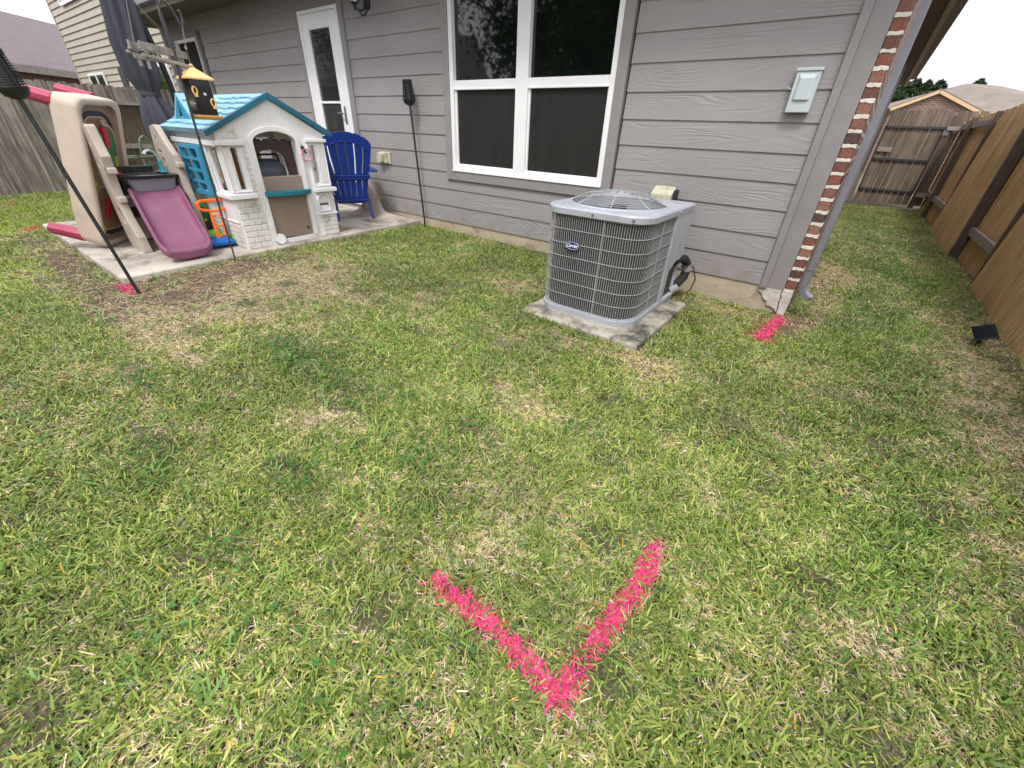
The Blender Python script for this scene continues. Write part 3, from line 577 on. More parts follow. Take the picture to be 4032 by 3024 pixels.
def cards(name, C_, sz, m, root_, elong=1.8, down=0):
    """many small leaf faces with centres C_ (n,3)"""
    n = len(C_); a = RNG.normal(size=(n, 3)); a[:, 2] -= down; a /= np.linalg.norm(a, axis=1)[:, None]
    c = RNG.normal(size=(n, 3)); c -= a*(a*c).sum(1)[:, None]; c /= np.linalg.norm(c, axis=1)[:, None]
    s = sz*RNG.uniform(.6, 1.3, (n, 1)); V = np.stack([C_-a*s*elong, C_+c*s*.6, C_+a*s*elong, C_-c*s*.6], 1).reshape(-1, 3)
    me = bpy.data.meshes.new(name); me.vertices.add(4*n); me.vertices.foreach_set('co', V.astype(np.float32).ravel())
    me.loops.add(4*n); me.loops.foreach_set('vertex_index', np.arange(4*n, dtype=np.int32)); me.polygons.add(n)
    me.polygons.foreach_set('loop_start', np.arange(0, 4*n, 4, dtype=np.int32)); me.polygons.foreach_set('loop_total', np.full(n, 4, np.int32)); me.update()
    o = bpy.data.objects.new(name, me); COL.objects.link(o); me.materials.append(MATS[m]); o.parent = root_; o.location = -Vector(root_.location); return o
def broad_tree(x, y, h, r, n, label, group):
    T = root('tree', (x, y, G(x, y)), label, 'tree', group); z0 = G(x, y)
    b = MB(); b.tube([(x, y, z0), (x+.1, y, z0+h*.3), (x-.1, y+.1, z0+h*.6), (x, y, z0+h*.85)], [.2, .15, .1, .04], 9); cl = []
    for k in range(16):
        t = RNG.uniform(0, 6.28); zz = z0+h*RNG.uniform(.3, .95); rr = r*RNG.uniform(.45, 1)*math.sqrt(max(.15, 1-((zz-z0)/h-.55)**2*3))
        e = (x+rr*math.cos(t), y+rr*math.sin(t), zz); b.tube([(x, y, zz-h*.18), ((x+e[0])/2, (y+e[1])/2, zz-h*.05), e], [.06, .04, .015], 6); cl.append(e); cl.append(((x+e[0])/2, (y+e[1])/2, zz))
    b.build('trunk', 'bark', T, smooth=True)
    cl = np.array(cl); cc = cl[RNG.integers(0, len(cl), n)]; P_ = cc+RNG.normal(size=(n, 3))*np.array([r*.17, r*.17, h*.055])
    cards('crown', P_, .07, 'leaves', T)
tl = ['tall leafy tree reflected in left upper window pane', 'bushy dark tree reflected between the window panes', 'broad dark tree reflected in right upper window pane', 'leafy tree reflected in the storm door glass']
for i, (x, y, h, r) in enumerate([(-11.2, -8, 8.5, 3.0), (-8.2, -9.5, 9, 3.0), (-5.6, -8, 9.5, 3.6), (-20, -8, 9, 3.5)]): broad_tree(x, y, h, r, (11000, 15000, 34000, 9000)[i], tl[i], 'trees beyond the back of the yard')
BF = root('wood_fence', (-5, -6.2, -.2), 'wooden rear yard fence reflected low in the lower window', 'fence', 'wooden yard fences')
board_fence(BF, 'X', -11.3, 1.25, -6.2, -.25, 1.4, m='fence_gate', seed=77, dog=False)
pl = ['dark pine leftmost beyond the gate beside the roof eave', 'pointed dark pine above the brick gable left slope', 'tall dark pine right above the gable peak', 'low pine tip behind the tan hip roof', 'small dark pine above the middle of the left gable slope']
for i, (x, y, top, r) in enumerate([(-.5, 44, 4.8, 2.6), (.55, 45, 4.75, 1.9), (2.35, 46, 4.9, 1.5), (4.7, 50, 5.3, 1.6), (1.05, 48, 5.2, 1.7), (1.7, 47, 5.0, 1.5)]):
    T = root('pine_tree', (x, y, -.2), (pl+['narrow dark pine just left of the gable peak'])[i], 'tree', 'pines beyond the gate')
    b = MB(); b.tube([(x, y, -.3), (x, y, top*.6), (x, y, top)], [.2, .1, .02], 7); b.build('trunk', 'bark', T)
    n = 10000; t = RNG.random(n)**.62; zz = .6+(top-.6)*(1-t); tier = np.abs(((zz*2.2) % 1)-.3)+.5
    ang = RNG.integers(0, 9, n)*.7+RNG.normal(size=n)*.16+np.floor(zz*2.2)*1.3; rad = r*(t**.62)*np.sqrt(RNG.random(n))*(tier*.5+.6)
    P_ = np.stack([x+rad*np.cos(ang), y+rad*np.sin(ang), zz+rad*.22], 1); cards('crown', P_, .10, 'needles', T)
# ------------------------------------------------------------------ air conditioner
mat('ac_paint', (.41, .43, .49), .4, (.35, .365, .42), 5, spec=.5, dirt=(.27, .265, .26), dirt_scale=9, dirt_pos=(.55, .8))
mat('ac_wire', (.42, .44, .455), .4, (.34, .35, .36), 8)
mat('ac_fan', (.05, .045, .075), .4); mat('badge_blue', (.012, .02, .16), .3); mat('badge_white', (.8, .8, .82), .4)
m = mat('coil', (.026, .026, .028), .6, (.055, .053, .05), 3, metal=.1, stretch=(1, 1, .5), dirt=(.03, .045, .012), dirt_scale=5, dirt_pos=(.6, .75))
PAD = tag(MB().box((-1.64, 2.28, -.30), (-.725, 3.28, -.146)).build('equipment_pad', 'pad_concrete', bevel=.018, seg=3), 'weathered square concrete pad under the air conditioner', 'concrete pad')
ax0, ax1, ay0, ay1, az0, az1 = -1.59, -.87, 2.445, 3.34, -.138, .56
AC = root('air_conditioner', ((ax0+ax1)/2, (ay0+ay1)/2, az0), 'grey outdoor air conditioner unit with wire grille and blue oval badge', 'air conditioner')
def acloop(e, z, r=.16, n=8):
    x0, y0, x1, y1 = ax0-e, ay0-e, ax1+e, ay1+e; p = []
    p += [(x1-r+r*math.cos(t), y0+r+r*math.sin(t)) for t in np.radians(np.linspace(-90, 0, n+1))]
    p += [(x1-.03+.03*math.cos(t), y1-.03+.03*math.sin(t)) for t in np.radians(np.linspace(0, 90, 4))]
    p += [(x0+r+r*math.cos(t), y1-r+r*math.sin(t)) for t in np.radians(np.linspace(90, 180, n+1))]
    p += [(x0+r+r*math.cos(t), y0+r+r*math.sin(t)) for t in np.radians(np.linspace(180, 270, n+1))]
    return [Vector((x, y, z)) for x, y in p]
# coil shell + fins
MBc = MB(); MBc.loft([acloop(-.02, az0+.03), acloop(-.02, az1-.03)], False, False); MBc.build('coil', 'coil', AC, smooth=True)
# path along the grilled sides: back-left .. left .. front .. right up to the service panel
P_ = acloop(-.004, 0); P_ = P_[-(8+1)*2:]+P_[:9]+[Vector((ax1+.0-.004, 3.0, 0))]
segl = [0]
for p, q in zip(P_[:-1], P_[1:]): segl.append(segl[-1]+(q-p).length)
def onpath(s):
    for i in range(len(P_)-1):
        if s <= segl[i+1] or i == len(P_)-2:
            t = (s-segl[i])/(segl[i+1]-segl[i]); return P_[i].lerp(P_[i+1], min(1, t)), (P_[i+1]-P_[i]).normalized()
b = MB(); s = .01
while s < segl[-1]:
    p, d = onpath(s); o_ = Vector((d.y, -d.x, 0)); b.bar(p+Vector((0, 0, az0+.035))+o_*.002, p+Vector((0, 0, az1-.045))+o_*.002, .0026, .0016, upv=o_); s += .0158
b.build('wire_grille', 'ac_wire', AC)
b = MB()
for k in range(8):
    zz = az0+.04+(az1-az0-.09)*k/7; b.tube([p+Vector((0, 0, zz)) for p in [q+Vector((0, 0, 0)) for q in acloop(.0025, 0)[-(18):]+acloop(.0025, 0)[:9]+[Vector((ax1, 3.0, 0))]]], .0019, 5)
for s in (1.36, 1.86, .9, .5, 2.2):
    if s < segl[-1]: p, d = onpath(s); o_ = Vector((d.y, -d.x, 0)); b.tube([p+o_*.005+Vector((0, 0, az0+.02)), p+o_*.005+Vector((0, 0, az1-.03))], .0022, 5)
b.build('cross_wires', 'ac_wire', AC)
# service panel: flat sheet on the rear right, cut back at the bottom where the pipes come out
b = MB(); x = ax1
b.prism([(x-.01, 2.99, az0+.01), (x-.01, 3.06, az0+.01), (x-.01, 3.08, .12), (x-.01, 3.2, .17), (x-.01, ay1+.003, .17), (x-.01, ay1+.003, az1-.03), (x-.01, 2.99, az1-.03)], (.016, 0, 0))
b.box((ax1-.12, ay1-.006, az0), (ax1-.011, ay1+.003, az1-.03)); b.build('service_panel', 'ac_paint', AC, bevel=.002)
b = MB()
for y, zz in ((3.03, .1), (3.03, .02), (3.0, .3)): b.lathe([(.007, 0), (.006, .004), (0, .005)], (0, 0, 0), 8, M=Matrix.Translation((x+.006, y, zz)) @ Matrix.Rotation(math.radians(90), 4, 'Y'))
b.pieces('screw', 'brushed_steel', AC)
# base pan
b = MB(); b.loft([acloop(-.02, az0-.008), acloop(.006, az0-.008), acloop(.008, az0+.03), acloop(.0, az0+.034)]); b.build('base_pan', 'ac_paint', AC, smooth=True)
# lid with round opening and raised lip
cx, cy, R0 = (ax0+ax1)/2-.005, (ay0+.365+ay0+.365)/2+.02, .315
outer = acloop(.012, az1); n = len(outer); N = 48
b = MB(); b.loft([acloop(.012, az1-.045), acloop(.014, az1-.012), acloop(.008, az1-.002), acloop(.0, az1)], False, False)
ring = [Vector((cx+R0*math.cos(2*math.pi*k/N), cy+R0*math.sin(2*math.pi*k/N), az1)) for k in range(N)]
import mathutils
o2 = acloop(.0, az1); bm = bmesh.new(); V1 = [bm.verts.new(p) for p in o2]; V2 = [bm.verts.new(p) for p in ring]
E_ = [bm.edges.new((V1[i], V1[(i+1) % len(V1)])) for i in range(len(V1))]+[bm.edges.new((V2[i], V2[(i+1) % N])) for i in range(N)]
bmesh.ops.triangle_fill(bm, use_beauty=True, use_dissolve=False, edges=E_)
bm.verts.ensure_lookup_table(); k0 = len(b.v); b.v += [tuple(v.co) for v in bm.verts]; bm.verts.index_update(); b.f += [tuple(v.index+k0 for v in f.verts) for f in bm.faces]; bm.free()
b.lathe([(R0+.018, az1+.001), (R0+.012, az1+.008), (R0, az1+.008), (R0-.004, az1-.05), (R0-.006, az1-.09)], (cx, cy, 0), N, caps=False)
lid = b.build('lid', 'ac_paint', AC, smooth=True, angle=30)
b = MB()
for k in range(2): b.bar((ax0+.05+.035*k, ay0+.17-.0, az1+.002), (ax0+.13+.035*k-.0, ay0+.07, az1+.002), .008, .004); b.bar((ax1-.13-.03*k, ay1-.07, az1+.002), (ax1-.03-.03*k, ay1-.17, az1+.002), .008, .004)
b.pieces('rib', 'ac_paint', AC)
# dome guard
b = MB(); NR = 16
def dome(t): return az1+.009+.056*(1-max(0, min(1, (t-.58)/.42))**1.35)+.004*(1-t)
for k in range(NR):
    t = .2+(1.0-.2)*k/(NR-1); r = (R0-.006)*t; zz = dome(t)
    b.tube([(cx+r*math.cos(a), cy+r*math.sin(a), zz) for a in np.linspace(0, 2*math.pi, 49)[:-1]], .0019, 4, close=True)
b.build('fan_guard', 'ac_wire', AC, smooth=True)
b = MB()
for k in range(8):
    a = 2*math.pi*(k+.35)/8; b.tube([(cx+(R0+.0)*t*math.cos(a), cy+R0*t*math.sin(a), dome(t)-.005 if t < 1 else az1+.008) for t in (.15, .3, .45, .6, .75, .88, 1.04)], .0036, 6)
b.lathe([(0, az1+.07), (.062, az1+.07), (.066, az1+.066), (.066, az1+.062)], (cx, cy, 0), 24); b.build('guard_spokes', 'ac_wire', AC, smooth=True)
b = MB()
for k in range(3): a = k*2.09+.3; b.lathe([(.006, 0), (.005, .004), (0, .004)], (cx+.035*math.cos(a), cy+.035*math.sin(a), az1+.0705), 6)
b.pieces('bolt', 'dark_metal', AC)
b = MB(); b.lathe([(.0, az1-.01), (.055, az1-.01), (.06, az1-.03), (.06, az1-.13)], (cx, cy, 0), 20)
for k in range(4):
    a0 = k*math.pi/2+.5; P2 = []
    for i in range(5):
        r = .055+(.225)*i/4; row = []
        for j in range(5): t = a0+(-.42+.84*j/4)*(1.1-.1*i/4); row.append((cx+r*math.cos(t), cy+r*math.sin(t), az1-.055-.045*(j/4-.5)))
        P2.append(row)
    b.grid(P2)
b.build('fan', 'ac_fan', AC, smooth=True)
b = MB(); b.lathe([(R0-.01, az1-.14), (.0, az1-.141)], (cx, cy, 0), 24, caps=False); b.build('inner_well', 'dark_void', AC)
# badge
bz, bx = .33, -1.335; by = ay0-.012
b = MB(); M_ = Matrix.Translation((bx, by, bz)) @ Matrix.Rotation(math.radians(90), 4, 'X') @ Matrix.Diagonal((1, .5, 1, 1))
b.lathe([(0, 0), (.056, 0), (.056, .004), (.053, .006), (0, .0065)], (0, 0, 0), 36, M=M_); bd = b.build('badge', 'badge_blue', AC, smooth=True, angle=30)
b = MB(); b.tube([(bx+.051*math.cos(a), by-.007, bz+.0235*math.sin(a)) for a in np.linspace(0, 2*math.pi, 41)[:-1]], .0011, 4, close=True); q = b.build('badge_rim', 'badge_white', bd); q.location = (0, 0, 0)
tcv = bpy.data.curves.new('tmp', 'FONT'); tcv.body = 'Carrier'; tcv.size = .031; tcv.shear = .35; tcv.align_x = 'CENTER'; tcv.align_y = 'CENTER'; tcv.extrude = .0008; tcv.offset = .0006; tcv.space_character = .92
to = bpy.data.objects.new('tmp', tcv); COL.objects.link(to); me = bpy.data.meshes.new_from_object(to.evaluated_get(bpy.context.evaluated_depsgraph_get())); COL.objects.unlink(to); bpy.data.objects.remove(to)
me.transform(Matrix.Translation((bx, by-.0072, bz)) @ Matrix.Rotation(math.radians(90), 4, 'X')); me.materials.clear(); me.materials.append(MATS['badge_white']); q = bpy.data.objects.new('lettering', me); COL.objects.link(q); q.parent = bd; q.name = 'lettering'
# lid screws
b = MB()
for p in ((-1.575+.36, ay0-.014, az1-.025), (-.95, ay0-.006, az1-.025)): b.lathe([(.008, 0), (.007, .005), (0, .006)], (0, 0, 0), 8, M=Matrix.Translation(p) @ Matrix.Rotation(math.radians(90), 4, 'X'))
b.lathe([(.008, 0), (.007, .005), (0, .006)], (0, 0, 0), 8, M=Matrix.Translation((ax1+.013, 3.0, az1-.025)) @ Matrix.Rotation(math.radians(90), 4, 'Y')); b.pieces('screw', 'brushed_steel', AC)
# refrigerant hose and thin wire
mat('foam_black', (.012, .012, .013), .85, (.02, .02, .02), 20, bump=.4, bscale=60); mat('tape_grey', (.32, .32, .31), .45); mat('wire_red', (.09, .03, .025), .5)
HS = root('insulated_hose', (-.84, 3.4, -.1), 'black foam insulated pipe behind the air conditioner corner', 'hose')
hp = [(-.90, 3.26, .15), (-.88, 3.34, .16), (-.86, 3.41, .145), (-.845, 3.46, .10), (-.84, 3.475, .05), (-.845, 3.46, .0), (-.865, 3.42, -.045), (-.89, 3.37, -.08), (-.93, 3.31, -.10)]
b = MB(); b.tube(hp, .034, 12); b.build('foam', 'foam_black', HS, smooth=True)
b = MB(); b.tube([hp[3], hp[4]], .0365, 12); b.tube([(-.87, 3.385, -.08), (-.905, 3.32, -.103)], .037, 12); b.build('tape', 'tape_grey', HS, smooth=True)
b = MB(); b.tube([(-.86, 3.36, .1), (-.80, 3.5, .08), (-.765, 3.52, -.02), (-.775, 3.49, -.11), (-.83, 3.42, -.15), (-.92, 3.38, -.15)], .006, 6)
tag(b.build('cable', 'wire_red', smooth=True), 'thin dark red cable looping behind the air conditioner', 'cable')
# ------------------------------------------------------------------ solar torches
def torch(base, top, label, sc=1.0):
    base, top = Vector(base), Vector(top); T = root('solar_torch', base, label, 'garden torch', 'black solar torch lights'); T['group'] = 'black solar torch lights'
    ax = (top-base).normalized(); L = (top-base).length; Mx = Matrix.Translation(base) @ ax.to_track_quat('Z', 'Y').to_matrix().to_4x4()
    h = L
    b = MB(); b.lathe([(.004, -.08), (.011, .02), (.012, h-.36), (.012, h-.23)], (0, 0, 0), 10, M=Mx); b.build('pole', 'black_paint', T, smooth=True)
    z0 = h-.23
    b = MB(); b.lathe([(.0, z0-.0), (.028, z0+.004), (.052, z0+.02), (.066, z0+.045), (.068, z0+.058), (.06, z0+.06), (.0, z0+.055)], (0, 0, 0), 24, M=Mx); b.build('bowl', 'black_plastic', T, smooth=True)
    b = MB(); zc0, zc1 = z0+.06, h-.03
    for k in range(13):
        t = k/12; r = .063-.016*t; b.tube([Mx @ Vector((r*math.cos(a), r*math.sin(a), zc0+(zc1-zc0)*t)) for a in np.linspace(0, 2*math.pi, 21)[:-1]], .003, 4, close=True)
    for k in range(14):
        a = 2*math.pi*k/14; b.bar(Mx @ Vector((.063*math.cos(a), .063*math.sin(a), zc0)), Mx @ Vector((.047*math.cos(a), .047*math.sin(a), zc1)), .004, .003)
    b.build('cage', 'black_plastic', T)
    b = MB(); b.lathe([(.040, zc0-.01), (.036, zc1)], (0, 0, 0), 16, M=Mx); b.build('lamp_core', 'core_grey', T, smooth=True)
    b = MB(); b.lathe([(.047, zc1-.004), (.05, zc1), (.05, h-.004), (.046, h), (0, h)], (0, 0, 0), 20, M=Mx); b.build('solar_cap', 'black_plastic', T, smooth=True)
mat('core_grey', (.03, .031, .035), .4)
torch((-3.885, .64, -.19), (-3.905, .50, 1.235), 'nearest black solar torch leaning in front of the tan play table')
torch((-4.075, 3.60, -.13), (-4.14, 3.55, 1.372), 'black solar torch standing against the siding between chair and window')
# ------------------------------------------------------------------ shepherd hook with feeder and hanging tray
mat('hook_paint', (.03, .032, .036), .4, (.05, .052, .06), 10)
SH = root('shepherd_hook', (-4.18, 1.43, -.17), 'tall black double shepherd hook planted in front of the playhouse', 'plant hook')
b = MB(); b.tube([(-4.18, 1.425, -.24), (-4.175, 1.44, .6), (-4.17, 1.457, 1.30), (-4.17, 1.457, 1.55), (-4.17, 1.45, 1.95)], [.006, .009, .009, .008, .008], 8); b.build('pole', 'hook_paint', SH, smooth=True)
b = MB(); b.tube([(-4.17, 1.447, 1.28), (-4.17, 1.452, 1.42), (-4.17, 1.449, 1.52), (-4.17, 1.456, 1.59), (-4.17, 1.478, 1.622), (-4.17, 1.505, 1.62), (-4.17, 1.528, 1.59), (-4.17, 1.545, 1.55), (-4.17, 1.556, 1.51), (-4.165, 1.568, 1.502), (-4.16, 1.578, 1.53), (-4.16, 1.575, 1.575), (-4.16, 1.566, 1.585)], .009, 8); b.build('arm', 'hook_paint', SH, smooth=True)
b = MB(); b.tube([(-4.17, 1.465, 1.30), (-4.17, 1.462, 1.5), (-4.17, 1.45, 1.72), (-4.17, 1.41, 1.80), (-4.17, 1.35, 1.80), (-4.17, 1.30, 1.72), (-4.17, 1.29, 1.64), (-4.17, 1.27, 1.63), (-4.17, 1.25, 1.66)], .009, 8); b.build('arm', 'hook_paint', SH, smooth=True)
b = MB(); b.lathe([(.012, 0), (.015, .02), (.012, .1), (.009, .12)], (-4.17, 1.457, 1.18), 10); b.build('joint', 'hook_paint', SH, smooth=True)
mat('feeder_yellow', (.78, .50, .20), .5, (.68, .42, .16), 5); mat('feeder_tube', (.014, .013, .013), .12, (.035, .03, .03), 9, ior=1.6); mat('feeder_orange', (.62, .33, .10), .55); mat('twine', (.28, .25, .22), .8)
BFd = root('bird_feeder', (-4.17, 1.545, .945), 'black bird feeder with yellow roof hanging from the hook', 'bird feeder')
fx, fy = -4.17, 1.545; hh = .092
b = MB(); sq = lambda r, z: [(fx+i*r, fy+j*r, z) for i, j in ((-1, -1), (1, -1), (1, 1), (-1, 1))]
b.loft([sq(hh, 1.193), sq(hh, 1.205), sq(.012, 1.268), sq(.008, 1.27)]); b.lathe([(.01, 1.268), (.014, 1.277), (.009, 1.288), (0, 1.29)], (fx, fy, 0), 10); b.build('roof', 'feeder_yellow', BFd, bevel=.002)
b = MB(); b.loft([sq(.066, .972), sq(.066, 1.195)]); b.build('seed_box', 'feeder_tube', BFd, bevel=.004)
b = MB(); b.loft([sq(.07, .945), sq(.084, .962), sq(.084, .974), sq(.079, .974), sq(.076, .966)]); b.build('tray', 'feeder_orange', BFd, bevel=.002)
def ring_on(b, c, ry, rz, r, nx=(1, 0, 0)):
    b.tube([(c[0], c[1]+ry*math.cos(a), c[2]+rz*math.sin(a)) for a in np.linspace(0, 2*math.pi, 25)[:-1]], r, 6, close=True)
for yy, zz in ((-.05, 1.125), (.052, 1.055)):
    b = MB(); ring_on(b, (fx+.068, fy+yy, zz), .014, .024, .0055); b.box((fx+.066, fy+yy-.011, zz-.038), (fx+.073, fy+yy+.011, zz-.018)); b.build('seed_port', 'feeder_yellow', BFd, smooth=True)
b = MB(); b.tube([(fx+.085, fy-.11, 1.045), (fx+.085, fy-.075, 1.045)], .002, 5); b.tube([(fx, fy-.14, .983), (fx, fy-.08, .98)], .002, 5); b.tube([(fx, fy+.075, 1.045), (fx, fy+.12, 1.04)], .002, 5); b.pieces('perch', 'brushed_steel', BFd)
b = MB(); b.box((fx+.0665, fy+.002, 1.10), (fx+.068, fy+.02, 1.115)); b.build('sticker', 'badge_white', BFd)
b = MB(); b.tube([(-4.165, 1.562, 1.5), (fx, fy+.002, 1.385), (fx, fy, 1.285)], .0016, 5); b.tube([(-4.165, 1.567, 1.5), (fx, fy+.006, 1.385)], .0012, 4); b.box((fx-.005, fy-.004, 1.37), (fx+.005, fy+.008, 1.39)); b.build('string', 'twine', BFd)
WT = root('hanging_tray', (-4.17, 1.35, 1.27), 'weathered wooden tray feeder hanging by strings from the left hook arm', 'tray feeder')
def wt(y, z, x=0): return (-4.2+x, y, z)
b = MB()
b.bar((-4.12, 1.195, 1.355), (-4.22, 1.26, 1.352), .016, .04); b.bar((-4.10, 1.245, 1.355), (-4.20, 1.545, 1.335), .014, .042); b.bar((-4.26, 1.25, 1.36), (-4.30, 1.56, 1.345), .014, .04)
b.bar((-4.12, 1.19, 1.333), (-4.22, 1.26, 1.33), .02, .01); b.build('upper_frame', 'old_wood', WT, bevel=.002)
b = MB()
b.bar((-4.10, 1.17, 1.312), (-4.24, 1.25, 1.31), .016, .016); b.bar((-4.08, 1.19, 1.29), (-4.14, 1.29, 1.284), .014, .024); b.bar((-4.12, 1.25, 1.305), (-4.17, 1.56, 1.268), .02, .018); b.bar((-4.3, 1.27, 1.31), (-4.33, 1.57, 1.28), .02, .018)
b.bar((-4.14, 1.28, 1.30), (-4.14, 1.285, 1.275), .02, .03); b.build('lower_frame', 'old_wood', WT, bevel=.002)
b = MB()
for p in ((-4.12, 1.222, 1.262), (-4.12, 1.265, 1.25), (-4.2, 1.3, 1.325), (-4.25, 1.38, 1.32), (-4.2, 1.50, 1.305)): b.box((p[0]-.006, p[1]-.006, p[2]-.022), (p[0]+.006, p[1]+.01, p[2]+.022))
b.pieces('slat', 'old_wood', WT)
b = MB(); ap = (-4.17, 1.29, 1.635)
for q in ((-4.14, 1.235, 1.36), (-4.20, 1.53, 1.345), (-4.28, 1.27, 1.365), (-4.30, 1.54, 1.35)): b.tube([ap, q], .0014, 4)
b.build('string', 'twine', WT)
# ------------------------------------------------------------------ closed patio umbrella
mat('umbrella_cloth', (.052, .055, .075), .85, (.035, .037, .052), 3, bump=.25, bscale=220, bdist=.002)
UM = root('patio_umbrella', (-6.9, 2.13, -.1), 'closed dark grey cantilever umbrella with curved black mast behind playhouse', 'umbrella')
b = MB(); prof = [(.745, .18, 2.05), (.80, .178, 2.04), (.90, .165, 2.02), (1.02, .135, 2.005), (1.11, .10, 1.99), (1.145, .088, 1.988), (1.175, .086, 1.986), (1.21, .098, 1.985), (1.30, .132, 1.983), (1.42, .146, 1.975), (1.6, .145, 1.96), (1.8, .138, 1.975), (2.05, .128, 1.99), (2.3, .10, 2.0), (2.5, .06, 2.0), (2.62, .02, 2.0)]
Ls = []; NF = 96
for i, (z, r, yc) in enumerate(prof):
    L = []; amp = .2 if 1.1 < z < 1.2 else .42
    for k in range(NF):
        a = 2*math.pi*k/NF; f = 1+amp*(.55*math.cos(8*a+.6*math.sin(z*2.2))+.45*math.cos(5*a+1.3+z*.9))*.62
        L.append(Vector((-6.72+r*1.05*f*math.cos(a), yc+r*f*math.sin(a), z+(.02*math.cos(3*a) if i == 0 else 0))))
    Ls.append(L)
b.loft(Ls); b.build('canopy', 'umbrella_cloth', UM, smooth=True, angle=60)
b = MB(); b.lathe([(.088, 1.135), (.098, 1.142), (.1, 1.16), (.098, 1.178), (.088, 1.185)], (-6.72, 1.987, 0), 32, caps=False); b.build('strap', 'umbrella_cloth', UM, smooth=True)
b = MB(); b.tube([(-6.9, 2.135, -.08), (-6.9, 2.135, .1), (-6.9, 2.12, .35), (-6.9, 2.125, .56), (-6.9, 2.2, .8), (-6.9, 2.27, 1.05), (-6.9, 2.272, 1.25), (-6.9, 2.252, 1.47), (-6.9, 2.228, 1.62), (-6.9, 2.185, 1.87), (-6.9, 2.15, 2.1), (-6.87, 2.11, 2.45), (-6.82, 2.06, 2.65), (-6.74, 2.0, 2.72)], [.034]*4+[.03]*10, 12); b.build('mast', 'black_paint', UM, smooth=True)
b = MB(); b.box((-7.0, 1.98, -.105), (-6.8, 2.30, -.07)); b.box((-7.05, 2.1, -.104), (-6.7, 2.18, -.071)); b.build('base', 'dark_metal', UM)
b = MB(); b.box((-6.93, 2.09, .42), (-6.84, 2.17, .56)); b.tube([(-6.85, 2.17, .48), (-6.84, 2.22, .47), (-6.84, 2.23, .44)], .007, 6); b.build('crank', 'black_plastic', UM)
b = MB()
for k in (0, 1): b.bar((-6.865, 2.155, .36-.03*k), (-6.865, 2.165, .385-.03*k), .004, .008)
b.build('label_strip', 'badge_white', UM)
# ------------------------------------------------------------------ playhouse
mat('ph_white', (.80, .79, .80), .5, (.74, .73, .74), 3, bump=.12, bscale=160, bdist=.002, dirt=(.60, .57, .54), dirt_scale=3.5, dirt_pos=(.55, .8))
mat('ph_white_low', (.78, .76, .75), .5, (.64, .60, .57), 5, dirt=(.33, .27, .22), dirt_scale=6, dirt_pos=(.5, .75))
mat('ph_roof', (.28, .50, .62), .5, (.20, .43, .57), 4, spec=.4); mat('ph_rake', (.015, .12, .20), .45, (.02, .14, .23), 6); mat('ph_teal', (.008, .15, .20), .4, (.012, .18, .24), 6)  # shingles paler than rake: fading, plus sky reflection painted into the colour
mat('ph_blue', (.02, .24, .40), .42, (.03, .28, .45), 6); mat('ph_brown', (.30, .225, .18), .5, (.26, .19, .15), 4); mat('ph_arch', (.045, .022, .026), .5); mat('mustard', (.62, .34, .08), .55, (.54, .28, .06), 4)
mat('toy_grey', (.11, .125, .16), .4, (.09, .1, .13), 3); mat('toy_dark', (.02, .022, .026), .5); mat('pink_ring', (.55, .12, .20), .5, (.75, .45, .5), 20)
PX = -4.34; PHB = -.075
PH = root('playhouse', (-4.8, 2.1, -.08), 'white plastic playhouse with blue shingle roof and brown half door', 'playhouse')
y0, y1 = 1.625, 2.585
front = [(y0, -.092), (y1, -.072), (y1, .86), (2.12, 1.12), (y0, .86)]
doorh = [(1.905, -.05), (2.295, -.038)]+arc(2.1, .79, .195, .085, 0, 180, 16)
h1 = rrect(1.712, .42, 1.764, .748, .006, 2); h2 = rrect(2.428, .435, 2.474, .764, .006, 2)
wall = plate(front, [doorh, h1, h2], .045, FX(PX-.0225), 'front_wall', 'ph_white', PH, bevel=.004)
# raised mouldings and bricks, same plastic
b = MB(); x0 = PX
def rb(ya, za, yb, zb, d=.010): b.box((x0-.001, ya, za), (x0+d, yb, zb))
rowz = -.085
rr_ = random.Random(2)
for k in range(9):
    za = rowz+k*.0515; zb = za+.043
    if zb > .375: break
    e = .0 if k % 2 else .045; ys = [1.632, 1.70+e, 1.79+e*.4, 1.845-.0]
    for p, q in zip(ys[:-1], ys[1:]):
        if q-p > .02: rb(p+.003, za, q-.003, zb)
for k in range(7):
    za = -.065+k*.043; zb = za+.036
    if zb > .145: break
    e = .03 if k % 2 else 0; ys = [2.40, 2.47+e, 2.58]
    for p, q in zip(ys[:-1], ys[1:]): rb(p+.003, za, q-.003, zb)
for k in range(9): rb(1.812+(k % 2)*.008, .40+k*.044, 1.842, .432+k*.044)
for k, (p, q) in enumerate(((1.635, 1.71), (1.715, 1.80), (1.64, 1.68), (1.685, 1.79))): rb(p, .815+.045*(k//2), q, .85+.045*(k//2), .008)
b.build('brick_relief', 'ph_white_low', PH, bevel=.004)
b = MB()
def ledge(ya, za, yb, zb, d=.05): b.box((x0+.0005, ya, za), (x0+d, yb, zb))
ledge(1.585, .350, 1.815, .392, .055); ledge(1.60, .765, 1.815, .80, .04); ledge(2.385, .355, 2.61, .392, .055); ledge(2.39, .79, 2.60, .818, .03); ledge(2.375, .135, 2.6, .155, .02)
for a, c in ((1.63, 1.805), (2.395, 2.58)):
    rb(a, .40, a+.012, .775, .016); rb(c-.012, .40, c, .775, .016)
rb(1.64, .42, 1.70, .745, .008); rb(2.49, .44, 2.565, .76, .008); rb(1.645, .40, 1.80, .412, .02); rb(2.41, .40, 2.57, .42, .02)
b.pieces('window_trim', 'ph_white', PH, bevel=.005)
arch_o = [(1.87, -.05)]+arc(2.1, .79, .23, .122, 180, 0, 16)+[(2.33, -.04)]
arch_i = [(2.293, -.04)]+arc(2.1, .79, .193, .083, 0, 180, 16)+[(1.907, -.05)]
